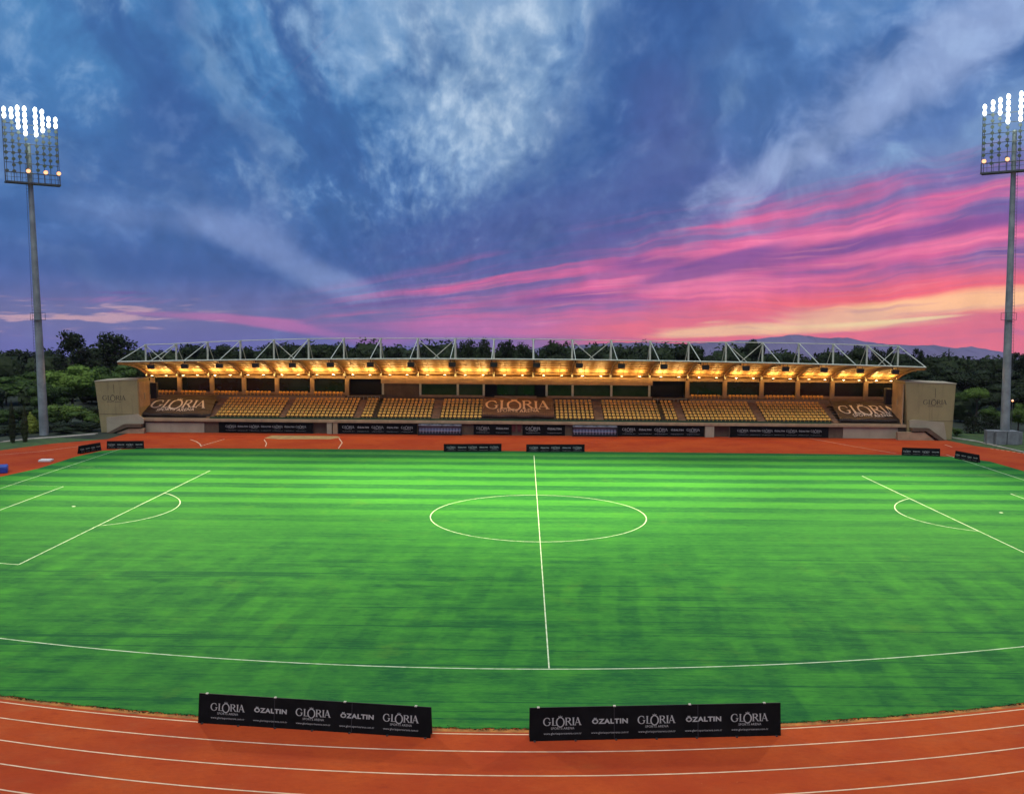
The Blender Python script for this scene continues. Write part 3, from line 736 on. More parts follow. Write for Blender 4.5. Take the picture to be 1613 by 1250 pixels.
# --- press and guest boxes in the middle
YV = Y_C - 1.2
zf0, zf1 = Zv(605.5, YV), Zv(593.0, YV)
mb = MB(); mb.box(VX0, VX1, YV, YV + 1.9, zf0, zf1); mb.build('fascia', M_CONC, stand, bevel=.03)
zs0, zs1 = zt7, Zv(623, YV)
for u0, u1 in ((660, 763), (861, 1027)):
    mb = MB(); mb.box(X(u0, YV, 620), X(u1, YV, 620), YV + .08, YV + .28, zs0 - .2, zs1); mb.build('sill_wall', M_CONC, stand)
mb = MB(); mb.box(X(779, YV, 625), X(845, YV, 625), YV - .3, YV + .1, zs0 - .2, zs1 - .05); mb.build('counter', M_CONC, stand)
for u in (603, 662, 721, 762, 861, 902, 963, 1023):
    x = X(u, YV, 612); mb = MB(); mb.box(x - .16, x + .16, YV + .02, YV + .07, zs1 + .003, zf0 - .003); mb.build('post', M_STEEL, stand)
for u0, u1, m_ in ((664, 720, M_GLASSG), (723, 761, M_GLASSG), (863, 901, M_GLASSG), (904, 962, M_GLASSG), (965, 1022, M_GLASSG)):
    mb = MB(); mb.box(X(u0, YV, 612), X(u1, YV, 612), YV + .5, YV + .55, zs1 - .1, zf0 + .05); mb.build('window', m_, stand)
mb = MB(); mb.box(X(604, YV, 612), X(659, YV, 612), YV + .30, YV + .36, zs0 - .1, zf0 + .05); mb.build('shutter', M_CONC_D, stand)
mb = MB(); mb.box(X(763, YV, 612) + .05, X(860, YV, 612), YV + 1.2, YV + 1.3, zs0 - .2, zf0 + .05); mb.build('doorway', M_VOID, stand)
for u0, u1 in ((783, 812), (815, 842)):
    mb = MB(); mb.box(X(u0, YV, 612), X(u1, YV, 612), YV + 1.0, YV + 1.05, zs1, zf0 - .1); mb.build('window', M_GLASS, stand)
# --- roof
NS = 10
mb = MB(); prev = None; xs = []
for i in range(len(PX) - 1):
    for k in range(3): xs.append(PX[i] + (PX[i + 1] - PX[i]) * k / 3)
xs.append(PX[-1])
for x0, x1 in zip(xs, xs[1:]):
    for k in range(NS):
        a, b, c, d = roof_pt(x0, k / NS), roof_pt(x1, k / NS), roof_pt(x1, (k + 1) / NS), roof_pt(x0, (k + 1) / NS)
        mb.face([a, b, c, d])
roof = mb.build('roof', M_SOFFIT, stand, smooth=True)
md = roof.modifiers.new('thick', 'SOLIDIFY'); md.thickness = 0.16; md.offset = 1.0 if roof.data.polygons[0].normal.z > 0 else -1.0
mb = MB()
for x0, x1 in zip(xs, xs[1:]):
    a, b = roof_pt(x0, 0), roof_pt(x1, 0); mb.hexa([a, b, (b[0], b[1] + 6.0, b[2] + .1), (a[0], a[1] + 6.0, a[2] + .1), (a[0], a[1], a[2] + .16), (b[0], b[1], b[2] + .16), (b[0], b[1] + 6.0, b[2] + .3), (a[0], a[1] + 6.0, a[2] + .3)])
mb.build('rear_roof', M_CONC_D, stand)
mb = MB(); P = [roof_pt(x, 1.0) for x in xs]; mb.path([(p[0], p[1] - .1, p[2] + .06) for p in P], 0.11, 8); mb.build('eaves_tube', M_STEEL, roof)
for i, x in enumerate(PX):
    mb = MB(); L = [roof_pt(x, k / 8) for k in range(9)]
    for a, b in zip(L, L[1:]):
        mb.hexa([(x - .09, a[1], a[2] - .34), (x + .09, a[1], a[2] - .34), (x + .09, b[1], b[2] - .34 + .2 * 0), (x - .09, b[1], b[2] - .34), (x - .09, a[1], a[2] - .02), (x + .09, a[1], a[2] - .02), (x + .09, b[1], b[2] - .02), (x - .09, b[1], b[2] - .02)])
    mb.build('rib', M_RIB, roof)
    zb = roof_pt(x, 0)[2]
    mb = MB(); mb.tube((x, YP, zb), (x, YP, PZ[i]), 0.135, n=10); mb.tube((x, YP, PZ[i] - .25), (x, YP, PZ[i] + .08), 0.21, n=10)
    ms = mb.build('roof_mast', M_STEEL, stand)
    e = roof_pt(x, 1.0); mb = MB(); mb.tube((x, YP - .1, PZ[i] - .05), (e[0], e[1], e[2] + .1), 0.062, n=6); mb.build('stay', M_STEEL, ms)
    mb = MB(); mb.tube((x, YP + .1, PZ[i] - .05), (x, YP + 4.6, zb + .25), 0.062, n=6); mb.build('stay', M_STEEL, ms)
for k in range(21):
    mb = MB(); mb.tube((PX[k], YP, PZ[k]), (PX[k + 1], YP, PZ[k + 1]), 0.062, n=6); mb.build('tie_bar', M_STEEL, stand)
for k in (0, 4, 8, 12, 16, 20):
    for a, b in ((k, k + 1), (k + 1, k)):
        mb = MB(); o_ = .0 if a < b else .14; mb.tube((PX[a], YP + o_, PZ[a] - .1), (PX[b], YP + o_, roof_pt(PX[b], 0)[2] + .6), 0.06, n=6); mb.build('cross_brace', M_STEEL, stand)
bpy.context.view_layer.update()

# --- hung loudspeakers and uplights
def ordinal(n): return ['first', 'second', 'third', 'fourth', 'fifth', 'sixth', 'seventh', 'eighth', 'ninth', 'tenth', 'eleventh', 'twelfth', 'thirteenth', 'fourteenth', 'fifteenth', 'sixteenth', 'seventeenth', 'eighteenth', 'nineteenth', 'twentieth', 'twenty-first', 'twenty-second'][n]
spk = None
def speaker_parts(r):
    mb = MB(); mb.hexa([(-.48, -.25, -.62), (.48, -.25, -.62), (.42, .30, -.55), (-.42, .30, -.55), (-.52, -.32, 0), (.52, -.32, 0), (.46, .30, 0), (-.46, .30, 0)]); mb.build('cabinet', M_BLACK, r, bevel=.03)
    mb = MB(); mb.hexa([(-.44, -.272, -.57), (.44, -.272, -.57), (.44, -.26, -.57), (-.44, -.26, -.57), (-.47, -.338, -.05), (.47, -.338, -.05), (.47, -.326, -.05), (-.47, -.326, -.05)]); mb.build('grille', M_EDGE, r)
    mb = MB(); mb.tube((-.3, 0, 0), (-.3, 0, .45), .03, n=5); mb.tube((.3, 0, 0), (.3, 0, .45), .03, n=5); mb.build('bracket', M_EDGE, r)
spk_u = [239, 291.7, 346.5, 403.4, 461.5, 521, 584, 647.5, 712.5, 778, 845.3, 912.5, 978.5, 1045.5, 1111, 1174.5, 1237, 1297.5, 1354.8, 1410]
for i, u in enumerate(spk_u):
    x = X(u, YE + .5, 575); e = roof_pt(x, 0.97)
    loc = (x, e[1] + .1, e[2] - .42)
    if spk is None:
        spk = empty('loudspeaker', loc); speaker_parts(spk); o = spk; bpy.context.view_layer.update()
    else:
        o = copy_tree(spk); o.location = loc
    tag(o, 'black loudspeaker under the roof edge, %s from the left' % ordinal(i), 'loudspeaker', 'loudspeakers under the roof edge')
M_LENS = emit('warm_lens', (1.0, 0.66, 0.30, 1), 5.0)
upl = None; UPW = 98.0
up_light = bpy.data.lights.new('uplight_lamp', 'POINT'); up_light.energy = UPW; up_light.color = (1.0, 0.56, 0.17); up_light.shadow_soft_size = 0.07
UPV_ = []
for q_ in (0.72, 0.9, 1.05, 1.25):
    c_ = up_light.copy(); c_.energy = UPW * q_; c_.color = (1.0, 0.56 + (q_ - 1) * .1, 0.17 + (q_ - 1) * .1); UPV_.append(c_)

for i in range(21):
    for k, f in enumerate((0.27, 0.73)):
        x = PX[i] + (PX[i + 1] - PX[i]) * f
        # the fittings sit on the beam, nearer the pitch than the masts
        s = 0.20; e = roof_pt(x, s); loc = (x, e[1], e[2] - 0.85)
        if upl is None:
            upl = empty('uplight', loc); mb = MB(); mb.box(-.2, .2, -.10, .14, -.16, 0); mb.tube((0, .14, -.08), (0, 1.9, -.5), .03, n=5); mb.build('housing', M_BLACK, upl, bevel=.02)
            mb = MB(); mb.box(-.16, .16, -.08, .12, 0.003, .03); mb.build('lens', M_LENS, upl)
            lo = bpy.data.objects.new('uplight_lamp', up_light); COL.objects.link(lo); lo.parent = upl; lo.location = (0, -.05, .12)
            lo.rotation_euler = (R(180 + 6), 0, 0)
            o = upl; bpy.context.view_layer.update()
        else:
            o = copy_tree(upl); o.location = loc
        v_ = rng.choice(UPV_)
        for c_ in o.children:
            if c_.type == 'LIGHT': c_.data = v_
        tag(o, 'warm uplight, %s of the pair in the %s roof bay from the left' % (('left', 'right')[k], ordinal(i)), 'uplight', 'warm uplights under the roof')

# --- seats
M_SEAT = mat('amber_plastic', (0.90, 0.50, 0.080, 1), 0.45, 0.10, 1.3)
M_SEATW = mat('white_plastic', (0.62, 0.62, 0.64, 1), 0.45, 0.05)
def seat_mesh(name='seat', w=0.215, h=0.16):
    m = MB()
    m.hexa([(-w, -.22, .34), (w, -.22, .34), (w, .18, .30), (-w, .18, .30), (-w, -.23, .41), (w, -.23, .41), (w, .18, .37), (-w, .18, .37)])
    m.hexa([(-w, .17, .32), (w, .17, .32), (w, .22, .32), (-w, .22, .32), (-w * .9, .26, .42 + h), (w * .9, .26, .42 + h), (w * .9, .30, .41 + h), (-w * .9, .30, .41 + h)])
    m.box(-.05, .05, -.05, .12, 0, .335)
    return m
SEAT = seat_mesh().mesh('stadium_seat'); SEAT.materials.append(M_SEAT)
blk_name = ['block beside the left end banner', 'second block from the left', 'narrow block left of the centre', 'wide block left of the dark entrance gangway', 'block directly left of the central banner', 'block directly right of the central banner', 'wide block right of the central banner', 'narrow block right of the centre', 'second block from the right', 'block beside the right end banner']
rest = seat_mesh(); RV, RF = rest.v[:], rest.f[:]; rest.v = []; rest.f = []; rest.m = []
def add_rest(x, y, z):
    b = len(rest.v); rest.v += [(v[0] + x, v[1] + y, v[2] + z) for v in RV]; rest.f += [tuple(b + i for i in f) for f in RF]; rest.m += [0] * len(RF)
count = 0
for r in range(NR):
    y, z = row_yz(r)
    for bi, (a, b) in enumerate(BX):
        n = max(2, round((b - a) / 0.60)); st_ = (b - a) / n
        for i in range(n):
            x = a + st_ * (i + .5)
            if count < 300:
                o = link('stadium_seat', SEAT, None, None, (x, y, z - .05)); o.rotation_euler = (0, 0, rng.uniform(-.03, .03)); count += 1
                tag(o, 'amber seat in the %s row, %s' % (ordinal(r) if r else 'front', blk_name[bi]), 'seat', 'amber seats in the grandstand')
            else: add_rest(x, y + rng.uniform(-.02, .02), z - .05)
for i, (a, b) in enumerate(pairs):
    if i in (10, 11): continue
    x0 = a + (.95 if i == 0 else .4); x1 = b - (.4 if i != 9 else 1.2)
    n = int((x1 - x0) / .56)
    for k in range(n): add_rest(x0 + .56 * (k + .5), Y_C - .75, Z_U + .02)
ro = link('stadium_seats', rest.mesh('stadium_seats', False), M_SEAT)
tag(ro, 'rows of amber seats in the upper part of the grandstand', 'seats', 'amber seats in the grandstand', 'stuff')

# --- banners over the seats
M_BAN = mat('brown_tarpaulin', (0.028, 0.016, 0.009, 1), 0.6, 0.15, 0.8)
M_BANC = mat('chestnut_tarpaulin', (0.085, 0.030, 0.014, 1), 0.6, 0.12, 0.6)
M_BANL = mat('peach_print', (0.62, 0.40, 0.24, 1), 0.7, 0.04)
M_BANL2 = mat('white_print', (0.66, 0.60, 0.50, 1), 0.7, 0.04)
y7, z7 = row_yz(NR - 1)
def banner(u0, u1, u2, u3, v, label, m_, ml_, width, base, cxo, front=0.0):
    """lies over the seat backs; (u0, u1) front corners, (u2, u3) back corners in image columns"""
    ya, za = Y_R0 - .25 + front, z_r0 + .42 + front * RISE / RD; yb, zb = y7 + .35, z7 + .72
    xa0, xa1 = X(u0, ya, v), X(u1, ya, v); xb0, xb1 = X(u2, yb, v - 25), X(u3, yb, v - 25)
    def frame(s, t, lift=0.0):
        x = (xa0 + (xa1 - xa0) * s) * (1 - t) + (xb0 + (xb1 - xb0) * s) * t
        return (x, ya + (yb - ya) * t, za + (zb - za) * t + lift + 0.05 * math.sin(s * 19 + t * 3) + 0.03 * math.sin(t * 23) * (1 - front * 0))
    m = MB(); N, K = 40, 14
    grid = [[frame(i / N, k / K) for i in range(N + 1)] for k in range(K + 1)]
    for k in range(K):
        for i in range(N): m.face([grid[k][i], grid[k][i + 1], grid[k + 1][i + 1], grid[k + 1][i]])
    # hanging front hem
    for i in range(N):
        a, b = grid[0][i], grid[0][i + 1]; m.face([(a[0], a[1] - .03, a[2] - .35), (b[0], b[1] - .03, b[2] - .35), b, a])
    r = empty('banner', (0, 0, 0)); tag(r, label, 'banner', 'banners over the seats')
    c = m.build('cloth', m_, r, smooth=True); sd = c.modifiers.new('t', 'SOLIDIFY'); sd.thickness = .02; sd.offset = 0
    depth = math.hypot(yb - ya, zb - za); wdt = xa1 - xa0
    m = MB(); fr = lambda x, y: frame(x / wdt, y / depth, 0.075)
    sc = width / WORD[1]
    for f in WORD[0]: m.face([fr(cxo * wdt - width / 2 + p.x * sc, base * depth + p.y * sc * 1.6) for p in f])
    F, wd = plain_text('SPORTS ARENA', 0.01); w2 = width * .66
    for f in F: m.face([fr(cxo * wdt - w2 / 2 + p.x * w2 / wd, base * depth - 1.05 + p.y * w2 / wd * 1.7) for p in f])
    link('lettering', m.mesh('lettering', False), ml_, r)
    return r
banner(219, 332, 251, 342, 657, 'dark brown banner with large white lettering over the seats at the left end', M_BAN, M_BANL2, 8.6, 0.30, 0.47)
banner(1323, 1437, 1305, 1402, 664, 'dark brown banner with large white lettering over the seats at the right end', M_BAN, M_BANL2, 8.6, 0.30, 0.50)
banner(759, 873, 760.5, 871, 657, 'chestnut banner with peach lettering over the middle seats of the grandstand', M_BANC, M_BANL, 9.2, 0.33, 0.50, 0.55)

# --- boards on the front wall and the team dugouts
def wall_board(u0, u1, label, seq, kw):
    x0, x1 = X(u0, YF, 675), X(u1, YF, 675); zb, zt_ = 0.06, Z_B - .09
    r = empty('advertising_board', (x0, YF - .06, zb)); tag(r, label, 'advertising board', 'boards along the grandstand wall'); L, H = x1 - x0, zt_ - zb
    m = MB(); m.box(0, L, -.05, 0.05, 0, H); m.build('panel', M_BOARD, r, bevel=.01)
    m = MB(); board_print(m, L, H, lambda x, y: (x, -.058, y), seq, 0.52, 0.20, kw); link('lettering', m.mesh('lettering', False), M_LET, r)
wall_board(345, 493, 'black board on the grandstand wall below the block beside the left banner', 'GZGZGZG', .11)
wall_board(533, 657, 'black board on the grandstand wall left of the left dugout', 'GZGZG', .15)
wall_board(746, 806, 'short black board on the wall left of the maroon doors', 'GZ', .34)
wall_board(823, 890, 'short black board on the wall right of the maroon doors', 'GZ', .34)
wall_board(973, 1109, 'black board on the grandstand wall right of the right dugout', 'GZGZG', .15)
wall_board(1150, 1305, 'black board on the grandstand wall below the block beside the right banner', 'GZGZGZG', .11)
for u0, u1 in ((806.5, 812), (815, 821)):
    m = MB(); m.box(X(u0, YF, 670), X(u1, YF, 670), YF - .12, YF - .005, 0.6, Z_B - .02); m.build('maroon_door', M_MAROON, stand)
M_PANE = mat('dugout_panel', (0.16, 0.17, 0.20, 1), 0.3, 0.15, 0.8)
DS = seat_mesh('dugout_seat', .18, .30).mesh('dugout_seat'); DS.materials.append(M_SEATW)
for u0, u1, side in ((660, 727, 'left'), (902, 971, 'right')):
    x0, x1 = X(u0, YF, 675), X(u1, YF, 675); L = x1 - x0; y0 = YF - .05
    r = empty('team_dugout', (x0, y0, 0)); tag(r, 'low team dugout with a row of pale seats, %s of the grandstand centre' % side, 'dugout', 'team dugouts under the ledge')
    m = MB(); m.box(0, L, -.12, -.02, 0, Z_B - .1); m.build('back_panel', M_PANE, r)
    m = MB(); m.box(-.05, .05, -.9, -.125, 0, Z_B - .3); m.box(L - .05, L + .05, -.9, -.125, 0, Z_B - .3); m.build('side_panel', M_BLACK, r)
    m = MB(); m.hexa([(0, -.95, Z_B - .25), (L, -.95, Z_B - .25), (L, -.125, Z_B - .12), (0, -.125, Z_B - .12), (0, -.95, Z_B - .2), (L, -.95, Z_B - .2), (L, -.125, Z_B - .07), (0, -.125, Z_B - .07)]); m.build('canopy', M_PANE, r)
    m = MB(); m.box(.1, L - .1, -.62, -.2, .02, .30); m.build('bench_base', M_BLACK, r)
    n = 14
    for k in range(n):
        o = link('dugout_seat', DS, None, None, (x0 + L * (k + .5) / n, y0 - .40, .26)); tag(o, 'small white seat in the team dugout %s of the grandstand centre' % side, 'seat', 'white seats in the dugouts')

# --- end walls with the engraved name, parapets and stairs
M_ENGR = mat('engraved_print', (0.075, 0.060, 0.035, 1), 0.8, 0.1)
def end_wall(px, inner, label, side_u, cxu, cv):
    YW = YF - .6
    pts = [at(u, v, YW) for u, v in px]; tl, tr, br, bl = [(p.x, max(p.z, 0)) for p in pts]
    r = empty('end_wall', (0, 0, 0)); tag(r, label, 'wall', 'end walls of the grandstand')
    m = MB(); m.extrude([bl, br, tr, tl], YW, YW + 4.2); m.build('wall', M_OLIVE, r, bevel=.04)
    m = MB(); m.hexa([(tl[0] - .06, YW - .05, tl[1] + .003), (tr[0] + .06, YW - .05, tr[1] + .003), (tr[0] + .06, YW + 4.25, tr[1] + .003), (tl[0] - .06, YW + 4.25, tl[1] + .003), (tl[0] - .06, YW - .05, tl[1] + .13), (tr[0] + .06, YW - .05, tr[1] + .13), (tr[0] + .06, YW + 4.25, tr[1] + .13), (tl[0] - .06, YW + 4.25, tl[1] + .13)]); m.build('coping', M_PALE, r)
    zg = 2.6; m = MB(); q = (tl[1] - zg) / tl[1]; m.box(tl[0] + (bl[0] - tl[0]) * q + .08, tr[0] + (br[0] - tr[0]) * q - .08, YW - .02, YW - .003, zg, zg + .05); m.build('groove', M_CONC_D, r)
    c = at(cxu, cv, YW); m = MB(); fr = lambda x, y: (c.x + x, YW - .012, c.z + y); logo(m, 0, 0, 3.3, fr)
    m.path([(c.x + .0, YW - .015, c.z + 1.0), (c.x - .06, YW - .015, c.z + 2.3)], .03, 5)
    link('lettering', m.mesh('lettering', False), M_ENGR, r)
    # inner return in warmer tan, the orange light on it put into the colour
    xi = (tr if inner > 0 else tl)[0]; m = MB(); m.box(min(xi, xi + inner * .12) + inner * .004, max(xi, xi + inner * .12) + inner * .004, YW + .3, YW + 4.1, Z_L, min(tl[1], tr[1]) - .05); m.build('return_wall', M_CONC, r)
    m = MB(); m.box(xi + inner * .128 - .06, xi + inner * .128 + .06, YW + 2.0, YW + 2.3, Z_L + 2.6, Z_L + 3.5); m.build('wall_light', M_PALE, r)
    m = MB(); m.box(xi + inner * .55 - .45, xi + inner * .55 + .45, YW + 4.3, YW + 5.0, Zv(632, YW + 4.5), Zv(607, YW + 4.5)); s = m.build('loudspeaker', M_BLACK, None, bevel=.03)
    return r, s
r, s = end_wall([(149, 601), (216, 598), (221, 684), (160, 689)], 1, 'olive end wall with dark engraved lettering left of the grandstand seats', 0, 180, 630); tag(s, 'tall black loudspeaker beside the left end wall under the roof', 'loudspeaker', 'tall loudspeakers at the ends')
r, s = end_wall([(1426, 602), (1506, 605), (1499, 693), (1430, 690)], -1, 'olive end wall with dark engraved lettering right of the grandstand seats', 0, 1473, 637); tag(s, 'tall black loudspeaker beside the right end wall under the roof', 'loudspeaker', 'tall loudspeakers at the ends')
def end_stair(par, stair, under, label):
    YS = YF - 1.75
    r = empty('end_stair', (0, 0, 0)); tag(r, label, 'stair', 'stairs at the ends of the grandstand')
    for nm, px, y0, y1, m_ in (('parapet', par, YS + .95, YS + 1.14, M_PALE), ('steps', stair, YS + .02, YS + .92, M_CONC_D), ('under_wall', under, YS + .2, YS + .8, M_CONC)):
        m = MB(); m.extrude([(at(u, v, YS).x, max(0, at(u, v, YS).z)) for u, v in px], y0, y1); m.build(nm, m_, r)
end_stair([(163, 658), (212, 653), (222, 660), (222, 668), (200, 668), (172, 689), (164, 689)], [(194, 668), (222, 668), (222, 673), (200, 673), (176, 690), (168, 690)], [(202, 675), (226, 675), (226, 689), (182, 689)], 'pale parapet and brown steps at the left end of the grandstand')
end_stair([(1443, 662), (1492, 666.5), (1496, 695), (1487, 695), (1462, 675), (1437, 674), (1437, 664)], [(1437, 674.5), (1464, 674.5), (1490, 696), (1480, 696), (1459, 679), (1437, 679)], [(1415, 681), (1457, 681), (1473, 694), (1415, 694)], 'pale parapet and brown steps at the right end of the grandstand')

# ------------------------------------------------------------------ floodlight masts
M_POLE = mat('galvanised_steel', (0.26, 0.29, 0.27, 1), 0.5, 0.12, 0.6, metal=0.3, stain=0.2)
M_FRAME = mat('dark_steel', (0.07, 0.075, 0.075, 1), 0.5, 0.1)
M_CAN = mat('lamp_housing', (0.16, 0.165, 0.15, 1), 0.45, 0.1)
M_LIT = emit('lit_lamp', (0.93, 1.0, 0.92, 1), 1.5)
M_ORANGE = emit('orange_lamp', (1.0, 0.36, 0.13, 1), 1.0)
M_DULL = mat('unlit_lens', (0.20, 0.21, 0.20, 1), 0.2, 0.1, spec=0.6)
M_BLOCK = mat('grey_blockwork', (0.17, 0.18, 0.17, 1), 0.9, 0.12, 0.9, bump=0.2, bscale=6, stain=0.3)
def lamp_mesh(r, lens, tall=1.0):
    m = MB(); d = Vector((0, -math.cos(R(24)), -math.sin(R(24))))
    m.tube(d * -.16, d * .16, r * .62, r, n=12); m.tube((0, .22, .0), d * -.1, .05, n=6)
    m.mi = 1; w = Vector((1, 0, 0)); q = w.cross(d).normalized(); c = d * .165
    m.face([c + q * (r * .93 * tall * math.cos(t * math.pi / 6)) + w * (r * .93 * math.sin(t * math.pi / 6)) for t in range(12)])
    me = m.mesh('floodlamp', False); me.materials.append(M_CAN); me.materials.append(lens); return me
L_DULL, L_LIT, L_OR = lamp_mesh(.24, M_DULL), lamp_mesh(.275, M_LIT, 1.62), lamp_mesh(.30, M_ORANGE)
def mast(base, top, face, label, heights, lit, orange, platform_z, sx=1.0, ox=0.0):
    base = Vector(base); top = Vector(top)
    r = empty('floodlight_mast', base); tag(r, label, 'floodlight mast', 'floodlight masts')
    ax = top - base; H = ax.length; 
    m = MB(); N = 9
    for k in range(N):
        a = ax * (k / N); b = ax * ((k + 1) / N); r0 = .62 - .34 * k / N
        m.tube(a, b, r0, .62 - .34 * (k + 1) / N - .012, n=16)
    m.build('pole', M_POLE, r)
    m = MB()
    side = Vector((1 if base.x > 0 else -1, -.3, 0)).normalized()
    for k in range(70):
        p = ax * (0.22 + .72 * k / 70); rr = .62 - .34 * (0.22 + .72 * k / 70); m.tube(p + side * rr, p + side * (rr + .22), .028, n=4)
    m.tube(ax * .22 + side * .74, ax * .93 + side * .50, .022, n=4); m.build('ladder', M_FRAME, r)
    p = ax * 0.40; m = MB(); m.box(p.x - .7, p.x + .7, p.y - .7, p.y + .7, p.z, p.z + .06)
    for qx in (-.68, .68):
        for sy in (-.68, .68): m.tube((p.x + qx, p.y + sy, p.z), (p.x + qx, p.y + sy, p.z + 1.0), .03, n=4)
    m.path([(p.x - .68, p.y - .68, p.z + 1), (p.x + .68, p.y - .68, p.z + 1), (p.x + .68, p.y + .68, p.z + 1), (p.x - .68, p.y + .68, p.z + 1), (p.x - .68, p.y - .68, p.z + 1)], .03, 4); m.build('landing', M_FRAME, r)
    rot = Matrix.Rotation(face, 4, 'Z'); O = Vector((ax.x * platform_z / ax.z, ax.y * platform_z / ax.z, platform_z))
    tilt = Vector((ax.x / ax.z, ax.y / ax.z, 0))
    def T(x, y, z): return O + rot @ Vector((x * sx + ox, y, 0)) + tilt * z + Vector((0, 0, z))
    m = MB(); P = [T(x, y, z) for z in (-.22, 0) for x, y in ((-3.75, -.95), (3.75, -.95), (3.75, .5), (-3.75, .5))]; m.hexa(P); m.build('platform', M_FRAME, r)
    m = MB()
    for x in [-3.7 + 7.4 * k / 10 for k in range(11)]: m.tube(T(x, -.9, 0), T(x, -.9, 1.1), .028, n=4)
    for z in (.55, 1.1): m.tube(T(-3.7, -.9, z), T(3.7, -.9, z), .032, n=4)
    m.build('handrail', M_FRAME, r)
    cols = [-3.45, -2.5, -1.65, -.72, .72, 1.65, 2.5, 3.45]
    m = MB()
    for x, h in zip(cols, heights): m.tube(T(x, -.42, 0), T(x, -.42, h + .25), .045, n=5)
    for z in (1.25, 2.5, 3.85, 5.1, 6.4, 7.65): m.tube(T(-3.6, -.42, z), T(3.6, -.42, z), .05, n=5)
    for x in (-3.7, 3.7): m.tube(T(x, -.3, 0), T(x, -.3, min(heights) + .2), .05, n=5)
    m.build('lamp_frame', M_FRAME, r)
    for ci, (x, h) in enumerate(zip(cols, heights)):
        for k in range(12):
            z = h - .80 * k
            if z < 1.1: continue
            if k == 11 or (z < 2.6 and (ci + k) % 3 == 0): continue
            me = L_LIT if k < lit[ci] else L_DULL
            o = link('floodlamp', me, None, r, T(x, -.55, z)); o.rotation_euler = (0, 0, face)
        if ci in orange:
            o = link('floodlamp', L_OR, None, r, T(x + .1, -.60, 1.55)); o.rotation_euler = (0, 0, face)
            o['label'] = 'glowing orange lamp low on the frame'
    return r, T
YM = 84.0
bl = at(70, 690, YM); bl.z = -.02; tl = at(44.5, 226, YM)
br = at(1582.5, 692, YM); br.z = -.02; tr = at(1598.5, 205, YM)
zpl = at(42, 288, YM).z; zpr = at(1596, 269, YM).z
ML, TL = mast(bl, tl, R(36), 'tall floodlight mast with lit lamp frame at the left, behind bushes', [9.4, 9.4, 9.75, 9.75, 9.75, 9.6, 8.75, 8.75], [2, 2, 4, 5, 5, 4, 2, 2], (3, 5, 7), zpl, 0.90, 0.28)
MR, TR = mast(br, tr, R(-36), 'tall floodlight mast with lit lamp frame at the right, on a grey block base', [8.75, 9.2, 9.4, 9.75, 9.9, 9.9, 9.7, 9.5], [2, 2, 3, 5, 5, 5, 4, 3], (0, 3, 6), zpr, 1.04)
# the masts' own light, aimed over the pitch
FLW = 430000.0
def flood(r, T, aim, power, size, blend=1.0):
    l = bpy.data.lights.new('floodlight', 'SPOT'); l.energy = power; l.color = (1.0, 0.96, 0.46); l.spot_size = R(size); l.spot_blend = blend; l.shadow_soft_size = 1.6
    o = bpy.data.objects.new('floodlight', l); COL.objects.link(o)
    p = T(0, -1.6, 8.2); o.parent = r; o.location = p
    d = Vector(aim) - (r.location + p); o.rotation_euler = d.to_track_quat('-Z', 'Y').to_euler()
for r, T, s in ((ML, TL, -1), (MR, TR, 1)):
    flood(r, T, (s * 30, 42, 0), FLW * 0.46, 46)
    flood(r, T, (-s * 14, 40, 0), FLW * 0.98, 36)
    flood(r, T, (-s * 2, 20, 0), FLW * 0.15, 60)
    # added point light that brightens the frame, in place of the lit rows' spill
    l = bpy.data.lights.new('frame_fill_light', 'POINT'); l.energy = 420; l.color = (0.82, 1.0, 0.92); l.shadow_soft_size = 0.8
    o = bpy.data.objects.new('frame_fill_light', l); COL.objects.link(o); o.parent = r; o.location = T(0, -2.6, 7.6)

# plinth of the right mast
m = MB(); r = empty('mast_plinth', (0, 0, 0)); tag(r, 'grey blockwork plinth round the foot of the right floodlight mast', 'plinth')
for u0, u1, dy in ((1557.5, 1568, .5), (1569.5, 1586, 0), (1587.5, 1605, .02)):
    m = MB(); x0, x1 = X(u0, YM - 1.6, 690), X(u1, YM - 1.6, 690); m.box(x0, x1, YM - 1.6 + dy, YM - 1.2 + dy, 0, 1.75); m.box(x0 - .03, x1 + .03, YM - 1.63 + dy, YM - 1.17 + dy, 1.752, 1.85); m.build('block_wall', M_BLOCK, r, bevel=.02)
m = MB(); m.box(X(1559, YM, 690), X(1604, YM, 690), YM - 1.1, YM + 1.6, 0, 1.70); m.build('fill', M_BLOCK, r)

# path lamp, crash mat, white board
M_AMB = emit('amber_bulb', (1.0, 0.33, 0.06, 1), 0.8)
p = at(1595, 631, 93); r = empty('path_lamp', (p.x, 93, 0)); tag(r, 'small amber path lamp glowing beside the right floodlight mast', 'lamp')
m = MB(); m.tube((0, 0, 0), (0, 0, p.z - .15), .05, n=8); m.build('post', M_FRAME, r)
m = MB(); 
for k in range(6): m.tube((0, 0, p.z - .18 + .06 * k), (0, 0, p.z - .12 + .06 * k), .17 * math.sin(math.pi * (k + .25) / 6.5), .17 * math.sin(math.pi * (k + 1.25) / 6.5), n=10)
m.build('globe', M_AMB, r)
M_BLUE = mat('blue_vinyl', (0.02, 0.05, 0.30, 1), 0.4, 0.1)
a = ground(-22, 747); b = ground(12, 745)
r = empty('crash_mat', (a.x, a.y, 0)); tag(r, 'blue padded crash mat on the red track at the left edge', 'crash mat')
L = (b - a).length; r.rotation_euler = (0, 0, math.atan2(b.y - a.y, b.x - a.x))
m = MB(); m.box(0, L, 0, 2.0, 0.02, .62); m.build('padding', M_BLUE, r, bevel=.06)
m = MB(); m.box(.05, L - .05, .05, 1.95, .625, .70); m.build('cover', M_BLUE, r, bevel=.04)
